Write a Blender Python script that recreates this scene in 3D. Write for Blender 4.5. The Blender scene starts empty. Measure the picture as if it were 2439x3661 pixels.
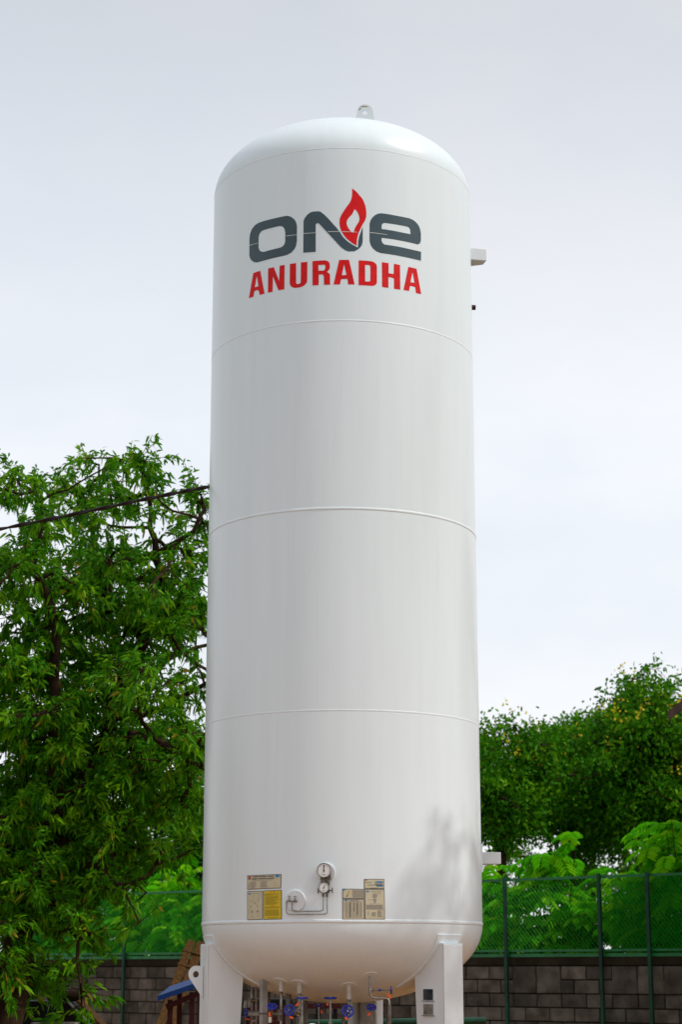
import bpy, bmesh, math, random
import numpy as np
from mathutils import Vector, Matrix
from mathutils.geometry import tessellate_polygon

random.seed(7)
rng = np.random.default_rng(11)
scene = bpy.context.scene
COL = scene.collection

# ------------------------------------------------------------------ camera
cam_d = bpy.data.cameras.new('camera')
cam = bpy.data.objects.new('camera', cam_d)
COL.objects.link(cam)
cam.location = (0.0, -16.392, 1.6)
cam.rotation_euler = (math.radians(90 + 13.76), 0, 0)
cam_d.sensor_fit = 'VERTICAL'
cam_d.sensor_height = 36.0
cam_d.sensor_width = 24.0
cam_d.lens = 36.0 * 4300.0 / 2353.6
cam_d.clip_start = 0.1
cam_d.clip_end = 3000.0
cam_d.dof.use_dof = True
cam_d.dof.focus_distance = 15.6
cam_d.dof.aperture_fstop = 2.7
scene.camera = cam

# ------------------------------------------------------------------ sky, sun, exposure
SUN_EL = math.radians(50.0)
SUN_AZ = math.radians(-18.0)     # angle of the sun from +X (right) towards +Y; negative is towards the camera
world = bpy.data.worlds.new('World')
scene.world = world
world.use_nodes = True
nt = world.node_tree
nt.nodes.clear()
wo = nt.nodes.new('ShaderNodeOutputWorld')
bg = nt.nodes.new('ShaderNodeBackground')
sky = nt.nodes.new('ShaderNodeTexSky')
sky.sky_type = 'NISHITA'
sky.sun_disc = False
sky.sun_elevation = SUN_EL
sky.sun_rotation = math.radians(90.0) - SUN_AZ
sky.air_density = 1.0
sky.dust_density = 4.0
sky.ozone_density = 1.0
tc = nt.nodes.new('ShaderNodeTexCoord')
mp = nt.nodes.new('ShaderNodeMapping')
mp.inputs['Scale'].default_value = (1.0, 1.0, 2.0)
mp.inputs['Location'].default_value = (0.35, 0.2, 0.1)
n1 = nt.nodes.new('ShaderNodeTexNoise')
n1.inputs['Scale'].default_value = 2.6
n1.inputs['Detail'].default_value = 5.0
n1.inputs['Roughness'].default_value = 0.56
cr = nt.nodes.new('ShaderNodeValToRGB')
cr.color_ramp.elements[0].position = 0.36
cr.color_ramp.elements[0].color = (8.9, 9.35, 9.9, 1)
cr.color_ramp.elements[1].position = 0.58
cr.color_ramp.elements[1].color = (10.5, 10.6, 10.9, 1)
mx = nt.nodes.new('ShaderNodeMix')
mx.data_type = 'RGBA'
mx.inputs[0].default_value = 0.76       # thin bright overcast over a hazy sky
nt.links.new(tc.outputs['Generated'], mp.inputs['Vector'])
nt.links.new(mp.outputs['Vector'], n1.inputs['Vector'])
nt.links.new(n1.outputs['Fac'], cr.inputs['Fac'])
nt.links.new(sky.outputs['Color'], mx.inputs[6])
sx = nt.nodes.new('ShaderNodeSeparateXYZ')
ad = nt.nodes.new('ShaderNodeMath')
ad.operation = 'MULTIPLY_ADD'
ad.inputs[1].default_value = 0.22
el = nt.nodes.new('ShaderNodeMapRange')
el.interpolation_type = 'SMOOTHSTEP'
el.inputs['From Min'].default_value = 0.36
el.inputs['From Max'].default_value = 0.66
el.inputs['To Min'].default_value = 1.0
el.inputs['To Max'].default_value = 0.72
sc_ = nt.nodes.new('ShaderNodeVectorMath')
sc_.operation = 'SCALE'
nt.links.new(tc.outputs['Generated'], sx.inputs['Vector'])
nt.links.new(n1.outputs['Fac'], ad.inputs[0])
nt.links.new(sx.outputs['Z'], ad.inputs[2])
nt.links.new(ad.outputs['Value'], el.inputs['Value'])       # a greyer cloud deck higher up with a ragged lower edge
nt.links.new(cr.outputs['Color'], sc_.inputs[0])
nt.links.new(el.outputs['Result'], sc_.inputs['Scale'])
nt.links.new(sc_.outputs['Vector'], mx.inputs[7])
nt.links.new(mx.outputs[2], bg.inputs['Color'])
bg.inputs['Strength'].default_value = 0.112
nt.links.new(bg.outputs['Background'], wo.inputs['Surface'])

sun_d = bpy.data.lights.new('sun', 'SUN')
sun_d.energy = 2.1
sun_d.angle = math.radians(1.0)
sun_d.color = (1.0, 0.95, 0.87)
sun = bpy.data.objects.new('sun', sun_d)
COL.objects.link(sun)
sv = Vector((math.cos(SUN_EL) * math.cos(SUN_AZ), math.cos(SUN_EL) * math.sin(SUN_AZ), math.sin(SUN_EL)))
sun.rotation_euler = sv.to_track_quat('Z', 'Y').to_euler()
sun.location = sv * 60

scene.view_settings.view_transform = 'Standard'
scene.view_settings.look = 'None'
scene.view_settings.exposure = 0.0
scene.view_settings.gamma = 1.0
scene.view_settings.use_curve_mapping = False

# ------------------------------------------------------------------ materials
MATS = {}


def mat(name, color, rough=0.5, metal=0.0, spec=0.5, var=0.0, vscale=6.0, stretch=(1, 1, 1),
        bump=0.0, bscale=30.0, color2=None, objrand=0.0, coat=0.0, trans=0.0, attr=None, coords='Object',
        vlo=0.35, vhi=0.68):
    m = bpy.data.materials.new(name)
    m.use_nodes = True
    t = m.node_tree
    b = t.nodes['Principled BSDF']
    b.inputs['Roughness'].default_value = rough
    b.inputs['Metallic'].default_value = metal
    b.inputs['Specular IOR Level'].default_value = spec
    b.inputs['Coat Weight'].default_value = coat
    b.inputs['Coat Roughness'].default_value = 0.12
    c = (*color, 1)
    b.inputs['Base Color'].default_value = c
    src = None
    if var > 0 or color2 is not None:
        tcn = t.nodes.new('ShaderNodeTexCoord')
        mpn = t.nodes.new('ShaderNodeMapping')
        mpn.inputs['Scale'].default_value = stretch
        nn = t.nodes.new('ShaderNodeTexNoise')
        nn.inputs['Scale'].default_value = vscale
        nn.inputs['Detail'].default_value = 6.0
        rr = t.nodes.new('ShaderNodeValToRGB')
        lo = color2 if color2 is not None else tuple(v * (1 - var) for v in color)
        rr.color_ramp.elements[0].position = vlo
        rr.color_ramp.elements[0].color = (*lo, 1)
        rr.color_ramp.elements[1].position = vhi
        rr.color_ramp.elements[1].color = c
        t.links.new(tcn.outputs[coords], mpn.inputs['Vector'])
        if objrand > 0:
            oi = t.nodes.new('ShaderNodeObjectInfo')
            vm = t.nodes.new('ShaderNodeVectorMath')
            vm.operation = 'SCALE'
            vm.inputs[0].default_value = (37.0, 19.0, 53.0)
            t.links.new(oi.outputs['Random'], vm.inputs['Scale'])
            va = t.nodes.new('ShaderNodeVectorMath')
            va.operation = 'ADD'
            t.links.new(mpn.outputs['Vector'], va.inputs[0])
            t.links.new(vm.outputs['Vector'], va.inputs[1])
            t.links.new(va.outputs['Vector'], nn.inputs['Vector'])
        else:
            t.links.new(mpn.outputs['Vector'], nn.inputs['Vector'])
        t.links.new(nn.outputs['Fac'], rr.inputs['Fac'])
        src = rr.outputs['Color']
    if attr is not None:                        # attr: list of (position, colour) along the per-leaf value
        at_ = t.nodes.new('ShaderNodeAttribute')
        at_.attribute_name = 'rnd'
        rr = t.nodes.new('ShaderNodeValToRGB')
        els = rr.color_ramp.elements
        els[0].position, els[0].color = attr[0][0], (*attr[0][1], 1)
        els[1].position, els[1].color = attr[-1][0], (*attr[-1][1], 1)
        for p_, c_ in attr[1:-1]:
            e = els.new(p_)
            e.color = (*c_, 1)
        t.links.new(at_.outputs['Fac'], rr.inputs['Fac'])
        src = rr.outputs['Color']
    if objrand > 0 and src is not None:
        oi2 = t.nodes.new('ShaderNodeObjectInfo')
        mr = t.nodes.new('ShaderNodeMapRange')
        mr.inputs['To Min'].default_value = 1 - objrand
        mr.inputs['To Max'].default_value = 1 + objrand
        mu = t.nodes.new('ShaderNodeVectorMath')
        mu.operation = 'SCALE'
        t.links.new(oi2.outputs['Random'], mr.inputs['Value'])
        t.links.new(src, mu.inputs[0])
        t.links.new(mr.outputs['Result'], mu.inputs['Scale'])
        src = mu.outputs['Vector']
    if src is not None:
        t.links.new(src, b.inputs['Base Color'])
    if bump > 0:
        tcb = t.nodes.new('ShaderNodeTexCoord')
        nb = t.nodes.new('ShaderNodeTexNoise')
        nb.inputs['Scale'].default_value = bscale
        nb.inputs['Detail'].default_value = 4.0
        bn = t.nodes.new('ShaderNodeBump')
        bn.inputs['Strength'].default_value = bump
        bn.inputs['Distance'].default_value = 0.02
        t.links.new(tcb.outputs['Object'], nb.inputs['Vector'])
        t.links.new(nb.outputs['Fac'], bn.inputs['Height'])
        t.links.new(bn.outputs['Normal'], b.inputs['Normal'])
    if trans > 0:
        tr = t.nodes.new('ShaderNodeBsdfTranslucent')
        ms = t.nodes.new('ShaderNodeMixShader')
        ms.inputs[0].default_value = trans
        if src is not None:
            t.links.new(src, tr.inputs['Color'])
        else:
            tr.inputs['Color'].default_value = c
        t.links.new(b.outputs['BSDF'], ms.inputs[1])
        t.links.new(tr.outputs['BSDF'], ms.inputs[2])
        t.links.new(ms.outputs['Shader'], t.nodes['Material Output'].inputs['Surface'])
    MATS[name] = m
    return m


mat('tank_paint', (0.785, 0.865, 0.905), rough=0.28, spec=0.5, color2=(0.755, 0.835, 0.875), vscale=1.6,
    stretch=(6, 6, 0.5), bump=0.012, bscale=5.0, vlo=0.3, vhi=0.7)
mat('leg_paint', (0.745, 0.79, 0.82), rough=0.36, color2=(0.68, 0.72, 0.74), vscale=3.0, stretch=(2, 2, 0.6))
mat('weld_paint', (0.775, 0.85, 0.89), rough=0.40, bump=0.2, bscale=60.0)
mat('slate_paint', (0.022, 0.052, 0.068), rough=0.34, color2=(0.03, 0.066, 0.085), vscale=9.0)
mat('red_paint', (0.80, 0.004, 0.006), rough=0.45, spec=0.2, color2=(0.62, 0.003, 0.005), vscale=16.0)
mat('line_white', (0.62, 0.64, 0.62), rough=0.5)
mat('cream_sheet', (0.60, 0.55, 0.37), rough=0.55, color2=(0.53, 0.48, 0.33), vscale=14.0)
mat('yellow_sheet', (0.72, 0.52, 0.004), rough=0.5, color2=(0.62, 0.45, 0.003), vscale=14.0)
mat('sheet_edge', (0.13, 0.105, 0.085), rough=0.6)
mat('print_grey', (0.30, 0.27, 0.24), rough=0.6)
mat('print_dark', (0.07, 0.065, 0.07), rough=0.6)
mat('print_olive', (0.36, 0.27, 0.003), rough=0.6)
mat('print_blue', (0.01, 0.22, 0.46), rough=0.5)
mat('print_red', (0.52, 0.04, 0.02), rough=0.5)
mat('print_gold', (0.55, 0.36, 0.03), rough=0.5)
mat('steel', (0.40, 0.375, 0.34), rough=0.34, metal=0.9, color2=(0.22, 0.20, 0.17), vscale=20.0)
mat('dark_steel', (0.19, 0.165, 0.14), rough=0.4, metal=0.7, color2=(0.10, 0.085, 0.07), vscale=16.0)
mat('dial_face', (0.78, 0.78, 0.77), rough=0.25, coat=0.6)
mat('needle_black', (0.012, 0.012, 0.014), rough=0.4)
mat('wheel_blue', (0.006, 0.03, 0.42), rough=0.35, color2=(0.004, 0.022, 0.30), vscale=25.0)
mat('tag_orange', (0.85, 0.10, 0.008), rough=0.5)
mat('tag_white', (0.62, 0.58, 0.44), rough=0.6)
mat('cap_yellow', (0.66, 0.50, 0.02), rough=0.4)
mat('black_gloss', (0.012, 0.012, 0.02), rough=0.12, coat=0.5)
mat('grey_plate', (0.34, 0.31, 0.26), rough=0.25, metal=0.5, color2=(0.15, 0.14, 0.12), vscale=25.0)
mat('rust', (0.20, 0.11, 0.05), rough=0.8, color2=(0.46, 0.38, 0.25), vscale=60.0)
mat('cap_maroon', (0.035, 0.004, 0.012), rough=0.4)
mat('cable_black', (0.010, 0.006, 0.005), rough=0.6)
mat('grass', (0.05, 0.075, 0.03), rough=0.95, color2=(0.09, 0.08, 0.05), vscale=0.2)
mat('soil', (0.34, 0.14, 0.022), rough=0.95, color2=(0.24, 0.095, 0.014), vscale=0.9, bump=0.5, bscale=12.0)
mat('block', (0.135, 0.119, 0.101), rough=0.92, spec=0.12, color2=(0.058, 0.050, 0.039), vscale=4.5, bump=0.6, bscale=45.0,
    objrand=0.38)
mat('mortar', (0.045, 0.037, 0.027), rough=0.95, spec=0.12, var=0.4, vscale=8.0, bump=0.5, bscale=30.0)
mat('coping', (0.036, 0.028, 0.018), rough=0.95, spec=0.12, color2=(0.018, 0.014, 0.008), vscale=3.0, bump=0.4)
mat('fence_green', (0.006, 0.20, 0.05), rough=0.4, color2=(0.005, 0.12, 0.03), vscale=5.0)
mat('post_green', (0.005, 0.075, 0.03), rough=0.5, spec=0.3, color2=(0.006, 0.03, 0.022), vscale=5.0)
mat('wire_green', (0.006, 0.24, 0.012), rough=0.5, spec=0.3)
mat('net_green', (0.008, 0.24, 0.006), rough=0.8, spec=0.1, trans=0.5, color2=(0.005, 0.15, 0.004), vscale=3.0)
mat('bark', (0.055, 0.032, 0.017), rough=0.95, spec=0.1, color2=(0.020, 0.012, 0.007), vscale=9.0, stretch=(1, 1, 0.3), bump=0.6,
    bscale=22.0)
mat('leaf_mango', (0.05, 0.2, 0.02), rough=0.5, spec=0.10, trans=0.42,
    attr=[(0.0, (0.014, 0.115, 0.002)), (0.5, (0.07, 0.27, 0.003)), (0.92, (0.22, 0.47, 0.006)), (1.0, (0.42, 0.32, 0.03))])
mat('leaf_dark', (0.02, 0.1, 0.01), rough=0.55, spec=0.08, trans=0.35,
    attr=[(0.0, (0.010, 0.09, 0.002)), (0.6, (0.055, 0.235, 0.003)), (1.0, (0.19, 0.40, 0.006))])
mat('leaf_bright', (0.05, 0.3, 0.01), rough=0.6, spec=0.04, trans=0.45,
    attr=[(0.0, (0.03, 0.27, 0.003)), (0.5, (0.11, 0.52, 0.004)), (1.0, (0.32, 0.66, 0.010))])
mat('flower_yellow', (0.80, 0.60, 0.02), rough=0.6, trans=0.3)
mat('wood', (0.105, 0.050, 0.012), rough=0.85, spec=0.12, color2=(0.04, 0.018, 0.006), vscale=5.0, stretch=(6, 6, 0.6), bump=0.4)
mat('blue_sheet', (0.002, 0.035, 0.19), rough=0.55, spec=0.25, color2=(0.003, 0.035, 0.17), vscale=6.0)
mat('maroon', (0.045, 0.010, 0.010), rough=0.6, spec=0.12)
mat('dark_panel', (0.010, 0.010, 0.011), rough=0.55, spec=0.12, var=0.4, vscale=5.0)
mat('grey_panel', (0.16, 0.15, 0.135), rough=0.6, var=0.35, vscale=2.5, stretch=(2, 2, 0.4))
mat('post_grey', (0.34, 0.33, 0.31), rough=0.5, color2=(0.22, 0.20, 0.175), vscale=7.0)
mat('nozzle_shaded_paint', (0.52, 0.48, 0.42), rough=0.45, color2=(0.40, 0.36, 0.30), vscale=12.0)  # shade and brown ground light under the head mixed into the collar colour
mat('grey_edge', (0.36, 0.36, 0.37), rough=0.4, metal=0.4)
mat('slab', (0.30, 0.28, 0.25), rough=0.9, spec=0.12, var=0.4, vscale=8.0)
mat('roof_brown', (0.11, 0.05, 0.022), rough=0.8, spec=0.12, color2=(0.05, 0.025, 0.012), vscale=3.0)
mat('plaster', (0.45, 0.42, 0.36), rough=0.9, var=0.25, vscale=2.0)

# rain streaks and uneven gloss on the tank paint
tn_ = MATS['tank_paint'].node_tree
tb0 = tn_.nodes['Principled BSDF']
tco = tn_.nodes.new('ShaderNodeTexCoord')
tmp_ = tn_.nodes.new('ShaderNodeMapping')
tmp_.inputs['Scale'].default_value = (22, 22, 0.55)
tno = tn_.nodes.new('ShaderNodeTexNoise')
tno.inputs['Scale'].default_value = 1.0
tno.inputs['Detail'].default_value = 5.0
tno.inputs['Distortion'].default_value = 0.4
trm = tn_.nodes.new('ShaderNodeMapRange')
trm.inputs['From Min'].default_value = 0.56
trm.inputs['From Max'].default_value = 0.80
trm.inputs['To Min'].default_value = 0.0
trm.inputs['To Max'].default_value = 0.09
tmx = tn_.nodes.new('ShaderNodeMix')
tmx.data_type = 'RGBA'
tmx.inputs[7].default_value = (0.52, 0.51, 0.46, 1)
tn_.links.new(tco.outputs['Object'], tmp_.inputs['Vector'])
tn_.links.new(tmp_.outputs['Vector'], tno.inputs['Vector'])
tn_.links.new(tno.outputs['Fac'], trm.inputs['Value'])
tn_.links.new(trm.outputs['Result'], tmx.inputs[0])
tn_.links.new(tb0.inputs['Base Color'].links[0].from_socket, tmx.inputs[6])
tn_.links.new(tmx.outputs[2], tb0.inputs['Base Color'])
tn2 = tn_.nodes.new('ShaderNodeTexNoise')
tn2.inputs['Scale'].default_value = 1.3
tn2.inputs['Detail'].default_value = 1.0
trr = tn_.nodes.new('ShaderNodeMapRange')
trr.interpolation_type = 'SMOOTHSTEP'
trm.interpolation_type = 'SMOOTHSTEP'
trr.inputs['From Min'].default_value = 0.1
trr.inputs['From Max'].default_value = 0.9
trr.inputs['To Min'].default_value = 0.27
trr.inputs['To Max'].default_value = 0.33
tn_.links.new(tco.outputs['Object'], tn2.inputs['Vector'])
tn_.links.new(tn2.outputs['Fac'], trr.inputs['Value'])
tn_.links.new(trr.outputs['Result'], tb0.inputs['Roughness'])
nm_ = MATS['net_green'].node_tree
tb_ = nm_.nodes.new('ShaderNodeBsdfTransparent')
mm_ = nm_.nodes.new('ShaderNodeMixShader')
mm_.inputs[0].default_value = 0.55          # open weave: a little less than half thread
old_ = nm_.nodes['Material Output'].inputs['Surface'].links[0].from_socket
nm_.links.new(tb_.outputs['BSDF'], mm_.inputs[1])
nm_.links.new(old_, mm_.inputs[2])
nm_.links.new(mm_.outputs['Shader'], nm_.nodes['Material Output'].inputs['Surface'])


# ------------------------------------------------------------------ helpers
def link(o, parent=None):
    COL.objects.link(o)
    if parent is not None:
        o.parent = parent
    return o


def tag(o, label=None, cat=None, group=None, kind=None):
    if label:
        o['label'] = label
    if cat:
        o['category'] = cat
    if group:
        o['group'] = group
    if kind:
        o['kind'] = kind
    return o


def empty(name, loc=(0, 0, 0), parent=None):
    o = bpy.data.objects.new(name, None)
    o.empty_display_size = 0.2
    o.location = loc
    return link(o, parent)


def smooth(me, ang=40):
    me.polygons.foreach_set('use_smooth', [True] * len(me.polygons))
    try:
        me.set_sharp_from_angle(angle=math.radians(ang))
    except Exception:
        pass


def meshobj(name, verts, faces, m, parent=None, sm=False, ang=40, mi=None):
    me = bpy.data.meshes.new(name)
    me.from_pydata([tuple(v) for v in verts], [], faces)
    for q in (m if isinstance(m, (list, tuple)) else [m]):
        me.materials.append(MATS[q])
    if mi is not None:
        me.polygons.foreach_set('material_index', mi)
    me.update()
    if sm:
        smooth(me, ang)
    return link(bpy.data.objects.new(name, me), parent)


class MB:
    """collects shapes into one mesh"""

    def __init__(self):
        self.v, self.f, self.i = [], [], []
        self.mi = 0

    def add(self, v, f):
        o = len(self.v)
        self.v += [tuple(p) for p in v]
        self.f += [tuple(k + o for k in q) for q in f]
        self.i += [self.mi] * len(f)
        return self

    def box(self, c, s, M=None):
        hx, hy, hz = s[0] / 2, s[1] / 2, s[2] / 2
        b = 0.0
        vs = [Vector((x * hx, y * hy, z * hz)) for z in (-1, 1) for y in (-1, 1) for x in (-1, 1)]
        if M is not None:
            vs = [M @ v for v in vs]
        vs = [v + Vector(c) for v in vs]
        return self.add(vs, [(0, 2, 3, 1), (4, 5, 7, 6), (0, 1, 5, 4), (2, 6, 7, 3), (0, 4, 6, 2), (1, 3, 7, 5)])

    def tube(self, pts, r, n=10, caps=True):
        pts = [Vector(p) for p in pts]
        rr = r if isinstance(r, (list, tuple)) else [r] * len(pts)
        vs = []
        ref = None
        for i, p in enumerate(pts):
            a = pts[max(i - 1, 0)]
            b = pts[min(i + 1, len(pts) - 1)]
            d = (b - a)
            d = d.normalized() if d.length > 1e-9 else Vector((0, 0, 1))
            if ref is None:
                ref = d.orthogonal().normalized()
            ref = (ref - d * ref.dot(d))
            ref = ref.normalized() if ref.length > 1e-6 else d.orthogonal().normalized()
            u = ref
            w = d.cross(u)
            for k in range(n):
                t = 2 * math.pi * k / n
                vs.append(p + (u * math.cos(t) + w * math.sin(t)) * rr[i])
        fs = []
        for i in range(len(pts) - 1):
            for k in range(n):
                k2 = (k + 1) % n
                fs.append((i * n + k, i * n + k2, (i + 1) * n + k2, (i + 1) * n + k))
        if caps:
            fs.append(tuple(range(n - 1, -1, -1)))
            fs.append(tuple((len(pts) - 1) * n + k for k in range(n)))
        return self.add(vs, fs)

    def torus(self, c, ax, R_, r, n=28, k=8):
        ax = Vector(ax).normalized()
        u = ax.orthogonal().normalized()
        w = ax.cross(u)
        vs, fs = [], []
        for i in range(n):
            t = 2 * math.pi * i / n
            d = u * math.cos(t) + w * math.sin(t)
            for j in range(k):
                q = 2 * math.pi * j / k
                vs.append(Vector(c) + d * (R_ + r * math.cos(q)) + ax * r * math.sin(q))
        for i in range(n):
            for j in range(k):
                fs.append((i * k + j, ((i + 1) % n) * k + j, ((i + 1) % n) * k + (j + 1) % k, i * k + (j + 1) % k))
        return self.add(vs, fs)

    def disc(self, c, ax, r, t, n=32):
        ax = Vector(ax).normalized()
        c = Vector(c)
        return self.tube([c - ax * t / 2, c + ax * t / 2], r, n)

    def build(self, name, m, parent=None, sm=True, ang=40):
        return meshobj(name, self.v, self.f, m, parent, sm, ang, self.i if isinstance(m, (list, tuple)) else None)


def bevel(o, w=0.005, seg=2, ang=30):
    md = o.modifiers.new('bevel', 'BEVEL')
    md.width = w
    md.segments = seg
    md.limit_method = 'ANGLE'
    md.angle_limit = math.radians(ang)
    return o


def round_path(pts, r, n=5):
    pts = [Vector(p) for p in pts]
    out = [pts[0]]
    for i in range(1, len(pts) - 1):
        a, b, c = pts[i - 1], pts[i], pts[i + 1]
        d1, d2 = (a - b), (c - b)
        q = min(r, d1.length * 0.48, d2.length * 0.48)
        p1, p2 = b + d1.normalized() * q, b + d2.normalized() * q
        for k in range(n + 1):
            t = k / n
            out.append(p1 * (1 - t) ** 2 + b * 2 * t * (1 - t) + p2 * t * t)
    out.append(pts[-1])
    return out


# ------------------------------------------------------------------ ground
g = meshobj('ground', [(-900, -900, 0), (900, -900, 0), (900, 900, 0), (-900, 900, 0)], [(0, 1, 2, 3)], 'grass')
tag(g, kind='structure')
g = meshobj('yard', [(-11, -15, 0.004), (11, -15, 0.004), (11, 3.2, 0.004), (-11, 21.4, 0.004)], [(0, 1, 2, 3)], 'soil')
tag(g, kind='structure')

# ------------------------------------------------------------------ the tank
R = 1.2
TX = 0.0103
Z0, Z1 = 1.978, 8.611          # bottom and top head seams
HH = 0.65                      # depth of the two dished heads


def tp(s, z, off=0.0):
    """a point on the tank shell: arc length s from the front line, height z, off metres proud of it"""
    a = s / R
    return Vector((TX + (R + off) * math.sin(a), -(R + off) * math.cos(a), z))


def tn(s):
    a = s / R
    return Vector((math.sin(a), -math.cos(a), 0))


def tt(s):
    a = s / R
    return Vector((math.cos(a), math.sin(a), 0))


tank = empty('storage_tank', (TX, 0, 0))
tag(tank, 'tall white vertical gas storage tank with grey and red lettering', 'tank')


def reparent(o, p):
    """parent with world placement kept; parents are never rotated or scaled here"""
    base = Vector((0, 0, 0))
    q = p
    while q is not None:
        base += q.location
        q = q.parent
    o.parent = p
    o.location = o.location - base
    return o


def tpart(name, mb, m, parent=None, sm=True, ang=40):
    o = mb.build(name, m, None, sm, ang)
    return reparent(o, parent or tank)


def revolve(profile, n=256):
    vs, fs = [], []
    rings = []
    for r, z in profile:
        if r < 1e-6:
            rings.append([len(vs)])
            vs.append((TX, 0, z))
        else:
            st = len(vs)
            for k in range(n):
                t = 2 * math.pi * k / n
                vs.append((TX + r * math.cos(t), r * math.sin(t), z))
            rings.append(list(range(st, st + n)))
    for a, b in zip(rings[:-1], rings[1:]):
        for k in range(n):
            k2 = (k + 1) % n
            if len(a) == 1:
                fs.append((a[0], b[k2], b[k]))
            elif len(b) == 1:
                fs.append((a[k], a[k2], b[0]))
            else:
                fs.append((a[k], a[k2], b[k2], b[k]))
    return vs, fs


prof = []
for i in range(33):
    t = math.pi / 2 * i / 32
    prof.append((R * math.sin(t), Z0 - HH * math.cos(t)))
for i in range(1, 40):
    prof.append((R, Z0 + (Z1 - Z0) * i / 40))
for i in range(33):
    t = math.pi / 2 * i / 32
    prof.append((R * math.cos(t) if i < 32 else 0.0, Z1 + HH * math.sin(t)))
prof[0] = (0.0, Z0 - HH)
v, f = revolve(prof)
mb = MB()
mb.add(v, f)
tpart('shell', mb, 'tank_paint', ang=80)


def seam(z, w=0.012, h=0.0055):
    pr = [(R - 0.002, z - w)]
    for i in range(7):
        a = math.pi * i / 6
        pr.append((R + h * math.sin(a), z - w * math.cos(a)))
    v_, f_ = revolve(pr, 256)
    m_ = MB()
    m_.add(v_, f_)
    return m_


for zz, hh, ww in ((Z0, 0.0055, 0.015), (3.659, 0.0014, 0.008), (5.353, 0.0032, 0.012), (7.014, 0.0014, 0.008),
                   (Z1, 0.0011, 0.005)):
    tpart('weld_seam', seam(zz, ww, hh), 'weld_paint', ang=80)


# painted lettering, cut in the flat and wrapped round the shell
def wrap_poly(polys, off, step=0.025):
    flat, idx = [], 0
    for p in polys:
        flat += p
    tris = tessellate_polygon([[Vector((a, b, 0)) for a, b in p] for p in polys])
    bm = bmesh.new()
    vs = [bm.verts.new((a, b, 0)) for a, b in flat]
    for t in tris:
        try:
            bm.faces.new([vs[i] for i in t])
        except ValueError:
            pass
    s0 = min(a for a, _ in flat)
    s1 = max(a for a, _ in flat)
    k = math.floor(s0 / step) + 1
    while k * step < s1:
        bmesh.ops.bisect_plane(bm, geom=bm.verts[:] + bm.edges[:] + bm.faces[:], plane_co=(k * step, 0, 0),
                               plane_no=(1, 0, 0), dist=1e-6)
        k += 1
    bmesh.ops.recalc_face_normals(bm, faces=bm.faces[:])
    bm.verts.index_update()
    vv = [tp(q.co.x, q.co.y, off) for q in bm.verts]
    ff = []
    for fc in bm.faces:
        ids = [q.index for q in fc.verts]
        if fc.normal.z < 0:
            ids.reverse()
        ff.append(tuple(ids))
    bm.free()
    m_ = MB()
    m_.add(vv, ff)
    return m_


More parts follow.
